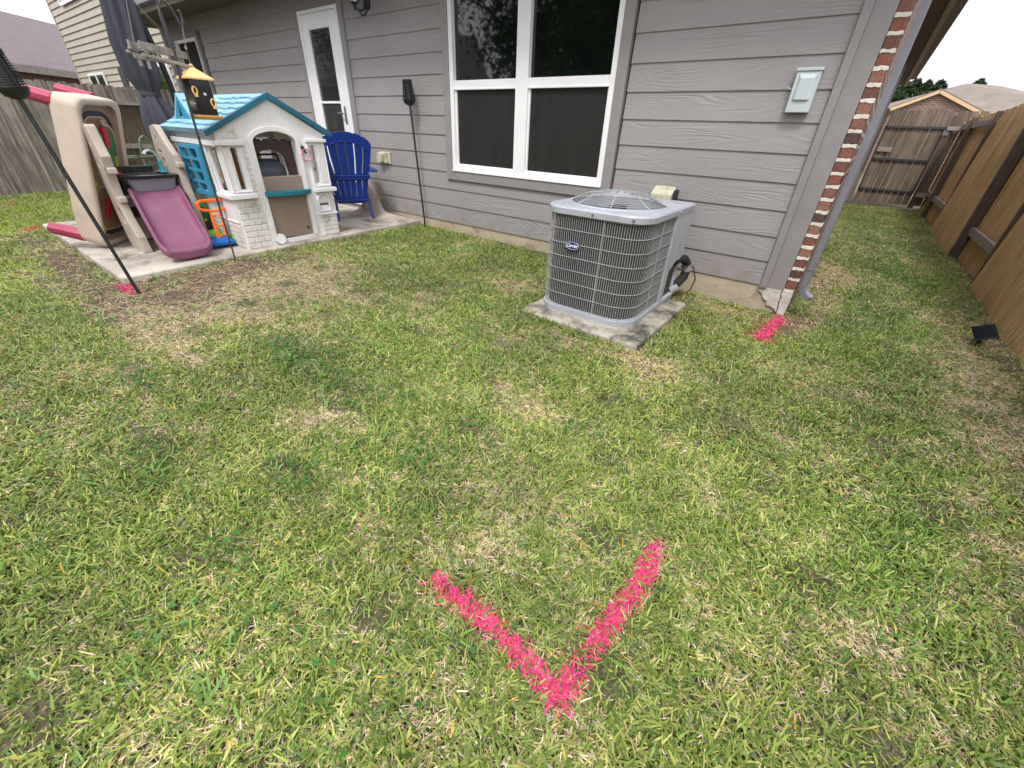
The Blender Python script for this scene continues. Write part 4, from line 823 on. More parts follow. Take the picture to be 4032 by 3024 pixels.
plate(arch_o+arch_i, [], .02, FX(PX+.009), 'door_arch', 'ph_white', PH, bevel=.005)
# mailbox relief
b = MB(); mo = [(2.395, .165), (2.525, .165), (2.53, .28)]+arc(2.463, .28, .067, .06, 0, 180, 8)[1:]; mi = [(2.408, .178), (2.512, .178), (2.517, .28)]+arc(2.463, .28, .053, .046, 0, 180, 8)[1:]
plate(mo, [mi], .024, FX(PX+.010), 'mailbox', 'ph_white', PH, bevel=.003)
b = MB()
for zz in (.295, .262): rb(2.425, zz, 2.50, zz+.01, .01)
rb(2.41, .185, 2.51, .222, .007); b.build('mailbox_slat', 'ph_white', PH, bevel=.002)
MB().box((PX+.001, 2.41, .228), (PX+.003, 2.512, .243)).build('mail_slot', 'dark_void', PH)
# left side wall (faces the climber) with window opening, ledge and blue shutter
Ys = 1.63; XB = -5.27
sw = plate([(PX-.046, -.09), (XB, -.10), (XB, .345), (XB+.07, .345), (XB+.07, .79), (XB, .79), (XB, .86), (PX-.046, .86)], [[(-5.16, .38), (-4.64, .38), (-4.64, .755), (-5.16, .755)], [(-4.60, .40), (-4.43, .40), (-4.43, .752), (-4.60, .752)]], .035, FY(Ys+.02), 'side_wall', 'ph_white', PH, bevel=.003)
b = MB(); b.box((XB-.02, Ys-.035, .757), (PX+.01, Ys+.0015, .80)); b.box((-5.2, Ys-.03, .345), (PX+.04, Ys+.0015, .378)); 
for xx in (-4.62, -5.14): b.box((xx-.012, Ys-.02, .378), (xx+.012, Ys+.0015, .757))
for xx in (-4.53, -4.49): b.box((xx-.008, Ys+.05, .40), (xx+.008, Ys+.06, .75))
b.build('side_trim', 'ph_white', PH, bevel=.005)
b = MB()
for k in range(5):
    za = -.085+k*.043; xx = -5.25+(k % 2)*.06
    while xx < -4.40:
        q = min(xx+.14, -4.392); b.box((xx+.003, Ys-.008, za), (q-.003, Ys+.0015, za+.037)); xx = q
b.box((-5.26, Ys-.012, .135), (-4.39, Ys+.0015, .15)); b.build('brick_relief', 'ph_white_low', PH, bevel=.003)
sh = plate(rrect(-5.06, .345, -4.635, .752, .012, 3), [rrect(a, c, a+.155, c+.072, .006, 2) for a in (-5.025, -4.84) for c in (.375, .467, .559, .651)], .03, FY(Ys-.052), 'shutter', 'ph_blue', PH, bevel=.005)
MB().box((-4.965, Ys-.02, .36), (-4.90, Ys-.004, .74)).build('shutter_rail', 'ph_blue', PH, bevel=.004)
# right side, back and inside
plate([(PX-.046, -.07), (XB, -.07), (XB, .86), (PX-.046, .86)], [[(-5.2, .2), (-4.5, .2), (-4.5, .78), (-5.2, .78)]], .035, FY(2.56), 'side_wall', 'ph_white', PH, bevel=.003)
plate([(y0, -.1), (y1, -.08), (y1, .86), (2.12, 1.10), (y0, .86)], [[(1.70, .05), (2.50, .05), (2.50, .80), (1.70, .80)]], .035, FX(XB-.02), 'back_wall', 'ph_white', PH)
# roof: two shingled slopes
def slope(yr, zr, ye, ze, name):
    b = MB(); n = 7; Xf, Xb = PX+.008, XB-.08
    for k in range(n):
        t0, t1 = k/n, (k+1)/n; ya, za = yr+(ye-yr)*t0, zr+(ze-zr)*t0; yb, zb = yr+(ye-yr)*t1, zr+(ze-zr)*t1
        rnd = random.Random(k*3+int(yr*10)+(1 if ye > yr else 0)); xx = Xb+.0
        while xx < Xf-.001:
            q = min(xx+rnd.uniform(.06, .13), Xf)
            if Xf-q < .03: q = Xf
            g = .0025; e = rnd.choice((0, .012, .02)) if k < n-1 else 0; sy = (ye-yr); sz = (ze-zr); l_ = math.hypot(sy, sz); ny, nz_ = -sz/l_*(1 if sy > 0 else -1), abs(sy)/l_
            ny = abs(sz)/l_*(1 if sy > 0 else -1)
            P = [(ya, za, .002), (yb+sy/l_*e, zb+sz/l_*e, .017)]
            L1 = [(xx+g, P[0][0]+ny*P[0][2], P[0][1]+nz_*P[0][2]), (xx+g, P[1][0]+ny*P[1][2], P[1][1]+nz_*P[1][2]), (xx+g, P[1][0]-ny*.004, P[1][1]-nz_*.004), (xx+g, P[0][0]-ny*.004, P[0][1]-nz_*.004)]
            b.loft([L1, [(q-g, y, z) for _, y, z in L1]]); xx = q
    ny = abs(ze-zr)/math.hypot(ye-yr, ze-zr)*(1 if ye > yr else -1); nz_ = abs(ye-yr)/math.hypot(ye-yr, ze-zr)
    b.loft([[(x, yr, zr), (x, ye, ze), (x, ye-ny*.02, ze-nz_*.02), (x, yr-ny*.02, zr-nz_*.02)] for x in (Xb, Xf)])
    o = b.build(name, 'ph_roof', PH)
    r = MB(); 
    for x in (Xf+.001, Xb-.031): r.loft([[(x, yr, zr+.012), (x, ye+(.01 if ye > yr else -.01), ze+.004), (x, ye, ze-.035), (x, yr, zr-.035)], [(x+.03, yr, zr+.012), (x+.03, ye+(.01 if ye > yr else -.01), ze+.004), (x+.03, ye, ze-.035), (x+.03, yr, zr-.035)]])
    r.pieces('rake_board', 'ph_rake', PH, bevel=.003)
slope(2.118, 1.152, 1.555, .865, 'roof'); slope(2.12, 1.152, 2.665, .868, 'roof')
# dormers on both slopes
dz, dx0, dx1, dxm = 1.125, -5.30, -4.88, -5.09
for s_ in (-1, 1):
    yb = 2.12+s_*.42; yf = 2.12; zt = 1.125; zb = .925
    P0 = [(dx0, yb, zb), (dxm, yb, zt), (dx1, yb, zb)]
    b = MB(); b.loft([[(dx0-.02, yb+s_*.012, zb), (dxm, yb+s_*.012, zt+.012), (dxm, yb+s_*.012, zt-.014), (dx0+.014, yb+s_*.012, zb)], [(dx0-.02, yf, zb), (dxm, yf, zt+.012), (dxm, yf, zt-.014), (dx0+.014, yf, zb)]])
    b.loft([[(dx1+.02, yb+s_*.012, zb), (dxm, yb+s_*.012, zt+.012), (dxm, yb+s_*.012, zt-.014), (dx1-.014, yb+s_*.012, zb)], [(dx1+.02, yf, zb), (dxm, yf, zt+.012), (dxm, yf, zt-.014), (dx1-.014, yf, zb)]])
    for k in range(5):                                        # shingle steps on the slope we see
        t = (k+.98)/5
        for j in range(3): 
            ya_ = yb+(yf-yb)*(j+.04+.15*(k % 2))/3; yc_ = yb+(yf-yb)*min(1, (j+.96+.1*(k % 2))/3)
            b.bar((dxm+(dx1+.02-dxm)*t, ya_, zt+.014+(zb-zt-.012)*t), (dxm+(dx1+.02-dxm)*t, yc_, zt+.014+(zb-zt-.012)*t), .05, .01, upv=(.6, 0, 1))
    b.build('dormer_roof', 'ph_roof', PH)
    plate([(dx0+.004, zb), (dx1-.004, zb), (dxm, zt-.006)], [[(dxm-.09, zb+.022), (dxm+.0, zb+.022), (dxm+.0, zt-.055), (dxm-.012, zt-.045)]], .02, FY(yb+.0), 'dormer_front', 'ph_blue', PH)
    MB().box((dxm-.1, yb-s_*.03-.004, zb), (dxm+.02, yb-s_*.03, zt-.06)).build('dormer_recess', 'ph_rake', PH)
    b = MB(); b.box((dx0-.02, min(yb, yb+s_*.03), zb-.02), (dx1+.03, max(yb, yb+s_*.03), zb+.004)); b.build('dormer_sill', 'ph_rake', PH, bevel=.003)
# half door, shelf and upper arch
DR = MB().box((PX-.04, 1.908, -.035), (PX-.012, 2.292, .512)).build('door', 'ph_brown', PH, bevel=.008); DR['label'] = 'brown lower half door with teal shelf'
b = MB(); b.lathe([(.0, 0), (.014, 0), (.014, .003), (.008, .004), (.007, .001), (0, .001)], (0, 0, 0), 14, M=Matrix.Translation((PX-.012, 2.25, .03)) @ Matrix.Rotation(math.radians(90), 4, 'Y')); q = b.build('plug', 'ph_arch', DR, smooth=True); q.location = (0, 0, 0)
b = MB(); L1 = [(PX-.012, 1.885), (PX+.06, 1.90), (PX+.095, 2.0), (PX+.10, 2.11), (PX+.095, 2.22), (PX+.06, 2.325), (PX-.012, 2.338)]
b.loft([[(x, y, .352) for x, y in L1], [(x, y, .392) for x, y in L1]]); q = b.build('shelf', 'ph_teal', DR, bevel=.005); q.location = (0, 0, 0)
xa = PX-.075
plate([(1.91, .50), (1.92, .50), (1.93, .665)]+[(a, c) for a, c in arc(2.065, .655, .135, .072, 165, 15, 10)]+[(2.215, .50), (2.215, .455), (2.285, .455), (2.285, .50), (2.292, .52), (2.292, .80), (1.91, .80)], [], .03, FX(xa), 'upper_door', 'ph_arch', PH, bevel=.003)
b = MB()
for yy in (1.96, 2.04, 2.12, 2.20): b.box((xa-.014, yy, .8005), (xa+.01, yy+.05, .812))
b.pieces('door_tab', 'ph_arch', PH)
b = MB(); b.box((xa+.016, 2.243, .485), (xa+.018, 2.253, .495)); b.box((xa+.016, 2.243, .462), (xa+.018, 2.253, .472)); b.pieces('screw', 'badge_white', PH)
# hose hook with pink ring
HK = root('hanging_ring', (PX+.02, 2.36, .7), 'pink skipping rope loop on a dark green hook beside the playhouse door', 'rope loop')
b = MB(); b.lathe([(0, 0), (.014, 0), (.016, .012), (0, .014)], (0, 0, 0), 12, M=Matrix.Translation((PX+.001, 2.353, .748)) @ Matrix.Rotation(math.radians(90), 4, 'Y')); b.bar((PX+.012, 2.353, .742), (PX+.03, 2.37, .70), .028, .014); b.build('hook', 'toy_green_dark' if 'toy_green_dark' in MATS else 'toy_dark', HK, bevel=.004)
b = MB()
for e in (0, .008): b.tube([(PX+.022+e, 2.372+(.048+e*.3)*math.cos(a), .685+(.048+e*.3)*math.sin(a)) for a in np.linspace(0, 2*math.pi, 33)[:-1]], .004, 6, close=True)
b.build('rope', 'pink_ring', HK, smooth=True)
# toy kitchen and grey toy case inside
KT = root('toy_kitchen', (-4.95, 2.1, -.08), 'mustard toy kitchen cabinet seen through the playhouse doorway', 'toy kitchen')
b = MB(); b.box((-5.2, 1.90, -.07), (-5.0, 2.08, .92)); b.box((-5.2, 2.14, -.07), (-5.02, 2.26, .92)); b.build('cabinet', 'mustard', KT, bevel=.008)
b = MB(); b.box((-4.999, 1.93, .62), (-4.985, 2.05, .635)); b.box((-4.999, 1.93, .55), (-4.985, 2.05, .565)); b.build('drawer_pull', 'feeder_orange', KT, bevel=.002)
b = MB(); b.box((-5.1, 1.66, .36), (-4.7, 1.9, .40)); b.box((-4.9, 1.68, .1), (-4.72, 1.88, .35)); b.build('counter', 'ph_brown', KT, bevel=.006)
TG = root('toy_case', (-4.62, 2.08, .2), 'grey plastic toy grill with handle behind the playhouse half door', 'toy grill')
b = MB(); b.loft([[(-4.72, 1.97, .2), (-4.5, 1.97, .2), (-4.5, 2.24, .2), (-4.72, 2.24, .2)], [(-4.72, 1.97, .60), (-4.51, 1.975, .56), (-4.51, 2.24, .56), (-4.72, 2.24, .60)], [(-4.70, 1.99, .64), (-4.56, 1.99, .625), (-4.56, 2.22, .625), (-4.70, 2.22, .64)]]); b.build('case', 'toy_grey', TG, bevel=.02, seg=3)
b = MB(); b.tube([(-4.58, 2.0, .62), (-4.57, 2.005, .665), (-4.57, 2.03, .68), (-4.57, 2.19, .68), (-4.57, 2.215, .665), (-4.58, 2.22, .62)], .009, 8); b.build('handle', 'toy_dark', TG, smooth=True)
# ------------------------------------------------------------------ climber with slide
mat('climber_tan', (.47, .40, .345), .5, (.40, .34, .29), 5, bump=.15, bscale=120, bdist=.003, dirt=(.25, .2, .16), dirt_scale=5, dirt_pos=(.58, .8))
mat('slide_purple', (.215, .072, .135), .42, (.185, .06, .12), 2.2, spec=.5, dirt=(.27, .13, .19), dirt_scale=2.5, dirt_pos=(.5, .8)); mat('platform_grey', (.07, .06, .065), .6)
CL = root('toy_climber', (-4.95, 1.25, -.09), 'tan plastic climber with purple slide beside the playhouse', 'toy climber')
L_ = [(-5.081, .875), (-5.143, .774), (-5.197, .663), (-5.264, .45), (-5.24, .309), (-5.255, .145), (-5.23, -.02), (-5.20, -.098), (-4.88, -.104), (-4.88, -.07), (-4.90, -.02), (-4.90, .03), (-5.0, .17), (-5.048, .342), (-5.02, .50), (-4.995, .562), (-4.96, .575), (-4.933, .66), (-4.955, .70), (-4.985, .80), (-5.0, .868), (-5.03, .884)]
plate(L_, [arc(-5.08, .76, .018, .03, 0, 360, 10)[:-1], arc(-5.12, .60, .02, .035, 0, 360, 10)[:-1], rrect(-5.14, .12, -5.06, .26, .02, 2)], .066, FY(.995), 'side_panel', 'climber_tan', CL, bevel=.014, seg=3)
R_l = [(-5.34, .874), (-5.39, .744), (-5.43, .573), (-5.425, .338), (-5.30, .132), (-5.27, -.09), (-4.93, -.095), (-4.93, .03), (-4.95, .327), (-5.0, .52), (-5.01, .577), (-4.975, .60), (-4.99, .66), (-5.10, .755), (-5.2, .877), (-5.25, .888)]
plate(R_l, [arc(-5.27, .78, .016, .03, 0, 360, 10)[:-1], rrect(-5.33, .66, -5.25, .69, .012, 2), rrect(-5.30, .56, -5.24, .63, .012, 2), arc(-5.33, .48, .02, .04, 0, 360, 10)[:-1]], .05, FY(1.50), 'side_panel', 'climber_tan', CL, bevel=.012, seg=3)
b = MB()
for x, zz in ((-4.955, .56), (-5.03, .33)): b.box((x-.03, .968, zz-.03), (x+.03, 1.032, zz+.02)); b.box((x-.04, 1.468, zz-.0), (x+.025, 1.532, zz+.045))
b.pieces('hand_grip', 'climber_tan', CL, bevel=.012, seg=3)
b = MB(); b.box((-5.5, 1.026, .322), (-5.03, 1.474, .352)); b.box((-5.06, 1.026, .26), (-5.035, 1.474, .3215)); b.box((-5.5, 1.03, -.09), (-5.46, 1.47, .32)); b.build('platform', 'platform_grey', CL, bevel=.005)
b = MB(); b.box((-5.45, 1.03, -.08), (-5.36, 1.47, .1)); b.box((-5.4, 1.03, .1), (-5.3, 1.47, .13)); b.build('step', 'climber_tan', CL, bevel=.01)
secs = [(-5.075, 1.265, .375, .020), (-5.04, 1.262, .372, .05), (-4.96, 1.25, .33, .062), (-4.85, 1.235, .255, .068), (-4.72, 1.215, .165, .07), (-4.60, 1.20, .085, .07), (-4.52, 1.19, .04, .064), (-4.45, 1.18, .015, .052), (-4.39, 1.17, .005, .035), (-4.345, 1.163, -.004, .016)]
b = MB(); Ls = []
for i, (x, yc, z, hw) in enumerate(secs):
    w = .198 if i < 8 else (.19 if i == 8 else .165); zb = z-.02 if i < 6 else max(-.105, z-.07); zb = zb if i < 7 else -.088
    Ls.append([Vector((x, yc-w, zb)), Vector((x, yc-w-.004, z+hw*.6)), Vector((x, yc-w+.004, z+hw)), Vector((x, yc-w+.022, z+hw)), Vector((x, yc-w+.034, z+hw*.45)), Vector((x, yc-w+.06, z+.006)), Vector((x, yc, z)),
               Vector((x, yc+w-.06, z+.006)), Vector((x, yc+w-.034, z+hw*.45)), Vector((x, yc+w-.022, z+hw)), Vector((x, yc+w-.004, z+hw)), Vector((x, yc+w+.004, z+hw*.6)), Vector((x, yc+w, zb))])
Ls.append([p+Vector((.004, 0, -.03)) if p.z > -.06 else p for p in Ls[-1]])
b.loft(Ls); b.build('slide', 'slide_purple', CL, smooth=True, angle=50, subsurf=1)
# sink toy standing on the platform
mat('sink_black', (.018, .016, .022), .3); mat('sink_grey', (.26, .27, .32), .35, (.22, .23, .28), 5); mat('tap_blue', (.03, .33, .42), .4); mat('tap_pale', (.42, .47, .5), .3); mat('toy_red', (.5, .02, .04), .4)
SK = root('toy_sink', (-5.2, 1.26, .355), 'grey toy sink with black rim and pale tap standing above the purple slide', 'toy sink')
def rl(x0, y0, x1, y1, r, z): return [Vector((x, y, z)) for x, y in rrect(x0, y0, x1, y1, r, 4)]
b = MB(); b.loft([rl(-5.28, 1.13, -5.06, 1.43, .02, .356), rl(-5.36, 1.085, -5.035, 1.46, .03, .485)]); b.build('basin', 'sink_grey', SK, smooth=True, angle=40)
b = MB(); b.loft([rl(-5.40, 1.065, -5.01, 1.475, .03, .478), rl(-5.40, 1.06, -5.0, 1.48, .03, .503), rl(-5.385, 1.075, -5.02, 1.465, .025, .508), rl(-5.30, 1.11, -5.045, 1.43, .02, .506), rl(-5.29, 1.13, -5.06, 1.415, .02, .42)], True, True); b.build('rim', 'sink_black', SK, smooth=True, angle=40)
b = MB()
for k in range(5): b.box((-5.385+.012*(k % 2), 1.12+.05*k, .509), (-5.34, 1.15+.05*k, .52))
b.box((-5.45, 1.07, .5), (-5.401, 1.4, .55)); b.build('drainer', 'sink_black', SK, bevel=.003)
b = MB(); b.lathe([(.022, .505), (.02, .522), (0, .524)], (-5.2, 1.085, 0), 14); b.build('plug', 'toy_red', SK, smooth=True)
b = MB(); b.box((-5.34, 1.40, .508), (-5.19, 1.455, .516)); b.lathe([(.03, .515), (.02, .53), (.017, .60), (.0, .602)], (-5.25, 1.43, 0), 14); b.build('tap_base', 'tap_blue', SK, smooth=True)
b = MB(); b.tube([(-5.25, 1.43, .60), (-5.25, 1.425, .64), (-5.24, 1.405, .675), (-5.22, 1.37, .688), (-5.2, 1.335, .678), (-5.19, 1.318, .655)], [.011, .011, .011, .011, .012, .017], 10); b.build('tap', 'tap_pale', SK, smooth=True)
# ------------------------------------------------------------------ play table tipped on its end
mat('table_tan', (.56, .46, .385), .5, (.50, .41, .34), 5, bump=.3, bscale=14, bdist=.006, dirt=(.38, .3, .24), dirt_scale=5, dirt_pos=(.58, .8)); mat('table_bed', (.30, .17, .085), .6, (.24, .13, .06), 6); mat('table_inner', (.36, .24, .165), .55, (.32, .21, .14), 4)
mat('track_dark', (.028, .022, .035), .5); mat('track_pale', (.45, .38, .28), .6); mat('toy_green', (.03, .16, .06), .5, (.06, .25, .08), 9); mat('toy_yellow', (.62, .50, .03), .45); mat('leg_maroon', (.36, .035, .09), .4, (.30, .03, .075), 4)
TB = root('play_table', (-5.3, .9, -.1), 'tan plastic train play table standing on end with maroon legs', 'play table')
w_, n_v, u_ = Vector((-.712, .702, .004)), Vector((.679, .689, -.255)), Vector((.181, .179, .967)); B0 = Vector((-5.27, .775, -.1)); TW, TL, TD = .52, 1.195, .205
def tp(a, c, e=0): return B0+w_*a+u_*c+n_v*e      # a across, c up, e out of the face
def tloop(m_, e, r): return [tp(x, y, e) for x, y in rrect(m_, m_, TW-m_, TL-m_, r, 6)]
b = MB(); b.loft([tloop(.03, -TD, .06), tloop(.012, -TD+.02, .07), tloop(.0, -.03, .08), tloop(.004, -.008, .08), tloop(.014, 0, .08), tloop(.036, 0, .08), tloop(.05, -.012, .08)], True, False)
b.build('rim', 'table_tan', TB, smooth=True, angle=50)
b = MB(); b.loft([tloop(.05, -.0121, .085), tloop(.06, -.055, .07)], False, True); b.build('bed', 'table_inner', TB, smooth=True, angle=40)
zo = -.0545
def band(path, w, e, name, m, close=False, h=.006):
    b = MB(); P = [tp(x, y, e) for x, y in path]; Nn = len(P); Ls = []
    for i in range(Nn):
        a = P[i-1] if i else (P[-1] if close else P[0]); c = P[(i+1) % Nn] if (i < Nn-1 or close) else P[-1]; d = (c-a).normalized(); s = d.cross(n_v).normalized()*w/2
        Ls.append([P[i]-s, P[i]+s, P[i]+s+n_v*h, P[i]-s+n_v*h])
    if close: Ls.append(Ls[0])
    b.loft(Ls, not close, not close); return b.build(name, m, TB)
band(rrect(.085, .10, .435, 1.075, .12, 8), .034, zo, 'track', 'track_dark', True)
band(rrect(.107, .13, .40, .50, .08, 6), .01, zo+.001, 'track_edge', 'track_pale', True); band(rrect(.107, .60, .40, 1.05, .09, 6), .012, zo+.001, 'track_edge', 'track_pale', True)
b = MB()
for y0_, y1_ in ((.137, .494), (.607, 1.043)):
    b.loft([[tp(x, y, zo) for x, y in rrect(.114, y0_, .393, y1_, .07, 6)], [tp(x, y, zo+.004) for x, y in rrect(.114, y0_, .393, y1_, .07, 6)]])
b.build('play_bed', 'table_bed', TB)
b = MB(); b.loft([[tp(x, y, zo+.003) for x, y in arc(.37, .80, .08, .17, 0, 360, 24)[:-1]], [tp(x, y, zo+.008) for x, y in arc(.37, .80, .08, .17, 0, 360, 24)[:-1]]]); b.build('pond', 'toy_green', TB)
band(arc(.37, .80, .095, .19, 0, 360, 28)[:-1], .022, zo+.006, 'track_edge', 'track_pale', True)
band([(.30, .98), (.315, .90), (.32, .82)], .05, zo+.012, 'rail_piece', 'toy_red', h=.02); band([(.30, 1.03), (.31, 1.0)], .03, zo+.012, 'rail_piece', 'track_pale', h=.02)
band(arc(.30, .27, .12, .14, 190, 95, 8), .035, zo+.012, 'rail_piece', 'toy_red', h=.02); band(arc(.30, .27, .12, .14, 300, 345, 6), .035, zo+.012, 'rail_piece', 'toy_red', h=.02)
b = MB()
for c in ((.11, .53), (.115, .14)): b.loft([[tp(c[0]-.02, c[1]-.03, zo+.007), tp(c[0]+.03, c[1], zo+.007), tp(c[0]-.01, c[1]+.04, zo+.007)], [tp(c[0]-.02, c[1]-.03, zo+.011), tp(c[0]+.03, c[1], zo+.011), tp(c[0]-.01, c[1]+.04, zo+.011)]])
b.loft([[tp(x, y, zo+.006) for x, y in rrect(.41, .58, .43, .74, .005, 2)], [tp(x, y, zo+.012) for x, y in rrect(.41, .58, .43, .74, .005, 2)]]); b.build('road_sign', 'toy_yellow', TB)
# legs: ribbed hexagonal tubes
for a, c in ((.07, 1.125), (.07, .065), (.49, 1.145), (.49, .07)):
    lg = MB(); r = .062
    for s0, s1, rr in ((-.245+.0, .0, r), ):
        hexa = lambda e, q: [tp(a+q*math.cos(t), c+q*.85*math.sin(t), e) for t in np.radians(np.arange(0, 360, 45)+22.5)]
        lg.loft([hexa(-TD+.03, r*1.08), hexa(-TD-.16, r*.96), hexa(-TD-.225, r*.92)])
    lg.build('leg', 'leg_maroon', TB, bevel=.008)
# ------------------------------------------------------------------ blue adirondack chair, seen from behind
mat('chair_blue', (.006, .035, .24), .36, (.005, .03, .21), 5, spec=.45)
CH = root('adirondack_chair', (-4.95, 3.2, -.07), 'dark blue plastic slatted garden chair seen from behind by the door', 'garden chair')
dC = Vector((-.902, .431, 0)); lC = Vector((.431, .902, 0)); O_ = Vector((-4.80, 3.105, 0))
lean = .16
Uc = (Vector((0, 0, 1))-dC*lean).normalized()
def cp(s, z, e=0): return O_+lC*s+Vector((0, 0, 1))*z-dC*lean*(z-.2)+dC*e
Fc = frame_of(O_+dC*lean*.2, lC, Vector((0, 0, 1))-dC*lean)
def hw(z): return np.interp(z, [.13, .30, .45, .60, .74], [.165, .195, .225, .262, .285])
outl = [(-hw(z), z) for z in (.13, .3, .45, .6, .715)]
for i in range(6):
    s0 = -.285+.57*i/6; s1 = -.285+.57*(i+1)/6
    for t in (0.02, .25, .5, .75, .98):
        s = s0+(s1-s0)*t; outl.append((s, .715+.165*math.sqrt(max(0, 1-(s/.30)**2))+(.0 if .1 < t < .9 else -.006)))
outl += [(hw(z), z) for z in (.715, .6, .45, .3, .13)]
holes = []
for i in range(1, 6):
    f = -1+2*i/6
    for za, zb in ((.455, .80-.09*abs(f)), (.205, .385)):
        holes.append([(f*hw(za)-.0075, za), (f*hw(za)+.0075, za), (f*(hw((za+zb)/2)+.004)+.0075, (za+zb)/2), (f*hw(zb)+.0065, zb), (f*hw(zb)-.0065, zb), (f*(hw((za+zb)/2)+.004)-.0075, (za+zb)/2)])
plate(outl, holes, .022, Fc, 'backrest', 'chair_blue', CH, bevel=.004)
b = MB()
for z, s in ((.432, .238), (.405, .225), (.165, .18)): b.bar(cp(-s, z, -.02), cp(s, z, -.02), .022, .022, upv=Uc)
for s, e in zip(np.linspace(-.24, .20, 6), [0]*6): b.bar(cp(s, .79-.35*s*s*4, -.016), cp(s+.045, .79-.35*(s+.045)**2*4, -.016), .014, .012)
b.pieces('back_rail', 'chair_blue', CH, bevel=.004)
b = MB(); Pp = []
for i in range(7):
    t = i/6; e = .02+.46*t; z = .20+.13*t+(-.03*(1-abs(2*t-1)))-(.0 if t < .95 else .02)
    for _ in (0,): Pp.append([O_+lC*s+dC*e+Vector((0, 0, z)) for s in np.linspace(-.2-.04*t, .2+.04*t, 8)])
b.grid(Pp); b.build('seat', 'chair_blue', CH, solid=.018)
for sgn in (1, -1):
    b = MB(); o2_ = [(-.02, .235), (-.02, .30), (.0, .33), (.12, .335), (.42, .345), (.50, .32), (.51, .27), (.46, .235)]
    b.loft([[O_+dC*(e-.07)+lC*(s*sgn)+Vector((0, 0, z)) for e, s in o2_] for z in (.475, .497)]); b.build('armrest', 'chair_blue', CH, bevel=.006)
    b = MB(); f_ = Vector((-4.70, 3.30, -.075)) if sgn > 0 else Vector((-4.875, 2.925, -.082))
    b.bar(O_+dC*.06+lC*.185*sgn+Vector((0, 0, .22)), f_, .032, .05, upv=dC, taper=.8); b.build('leg', 'chair_blue', CH, bevel=.005)
    b = MB(); g_ = O_+dC*.46+lC*.27*sgn; b.bar(g_+Vector((0, 0, .475)), g_+dC*.02+Vector((0, 0, -.06)), .035, .07, upv=dC, taper=.8); b.build('leg', 'chair_blue', CH, bevel=.005)
# ------------------------------------------------------------------ crumpled cover behind the chair
mat('canvas', (.45, .385, .345), .85, (.34, .285, .25), 4, bump=.7, bscale=14, bdist=.02)
CV = root('canvas_cover', (-5.0, 3.47, -.06), 'crumpled beige canvas cover heaped between the blue chair and the siding', 'cover')
b = MB(); Ls = []
prof = [(-.06, .21), (-.045, .17), (-.02, .125), (.05, .10), (.12, .095), (.2, .10), (.28, .085), (.34, .06), (.38, .02)]
for z, r in prof:
    L = []
    for k in range(64):
        a = 2*math.pi*k/64; f = 1+.26*math.sin(4*a+z*11)+.16*math.sin(7*a-z*19+1)+.10*math.sin(13*a+z*31)+.12*math.sin(z*40+2*a)
        ex = (1.0+(1.1*max(0, math.cos(a-.55))**6 if z < -.03 else .3*max(0, math.cos(a-.55))**3*(z < .05)))
        L.append(Vector((-4.99+r*1.25*f*ex*math.cos(a)+.05*(z-.1), min(3.66, 3.50+r*.95*f*ex*math.sin(a)-.07*(z > .2)*(z-.2)/.18), z+.006*math.sin(7*a))))
    Ls.append(L)
b.loft(Ls); b.build('cloth', 'canvas', CV, smooth=True, angle=75)
# ------------------------------------------------------------------ toy bubble mower
mat('mow_orange', (.90, .17, .008), .4, (.85, .15, .006), 6); mat('mow_blue', (.0, .13, .52), .35); mat('mow_lime', (.17, .42, .04), .45, (.13, .36, .03), 6); mat('bin_green', (.015, .13, .03), .45); mat('bin_mint', (.04, .42, .17), .4)
MW = root('toy_mower', (-4.6, 1.5, -.085), 'toy push mower with orange handle and blue base between slide and playhouse', 'toy mower')
def mp_(y, z): return Vector((-4.60-.11*z, y, z))
b = MB(); hp_ = [(1.446, .315), (1.425, .30), (1.425, .262), (1.445, .245), (1.545, .225), (1.645, .245), (1.668, .262), (1.668, .305), (1.65, .317)]
b.tube([mp_(y, z) for y, z in hp_], .014, 6, close=True); b.build('handle', 'mow_orange', MW, smooth=True)
b = MB(); b.bar(mp_(1.502, .235), mp_(1.486, -.035), .018, .022); b.bar(mp_(1.582, .235), mp_(1.566, -.035), .018, .022)
for z in (.185, .095, .01):
    b.tube([mp_(1.504, z-.008), mp_(1.524, z+.008), mp_(1.54, z+.01), mp_(1.556, z+.008), mp_(1.574, z-.008)], .0075, 6)
b.build('shaft', 'mow_orange', MW, bevel=.002)
b = MB(); b.loft([[(-4.56, 1.40, -.065), (-4.545, 1.60, -.065), (-4.72, 1.62, -.065), (-4.72, 1.42, -.065)], [(-4.555, 1.40, -.035), (-4.54, 1.60, -.035), (-4.72, 1.62, -.03), (-4.72, 1.42, -.03)], [(-4.59, 1.42, .0), (-4.58, 1.58, .0), (-4.70, 1.58, .005), (-4.70, 1.44, .005)]]); b.build('base', 'mow_blue', MW, bevel=.006)
b = MB(); b.loft([rl(-4.80, 1.42, -4.66, 1.58, .03, -.04), rl(-4.79, 1.43, -4.67, 1.57, .03, .02), rl(-4.77, 1.45, -4.69, 1.55, .02, .045)]); b.build('bonnet', 'mow_lime', MW, smooth=True)
for y, x, r in ((1.625, -4.63, .045), (1.395, -4.72, .04), (1.63, -4.79, .035)):
    b = MB(); b.lathe([(0, -.018), (r*.9, -.018), (r, -.012), (r, .012), (r*.9, .018), (0, .018)], (0, 0, 0), 18, M=Matrix.Translation((x, y, -.082+r)) @ Matrix.Rotation(math.radians(90), 4, 'X')); b.build('wheel', 'mow_lime', MW, smooth=True, angle=30)
GB = root('toy_bin', (-5.15, 1.58, -.09), 'dark green toy bin with mint rim squeezed between climber and playhouse', 'toy bin')
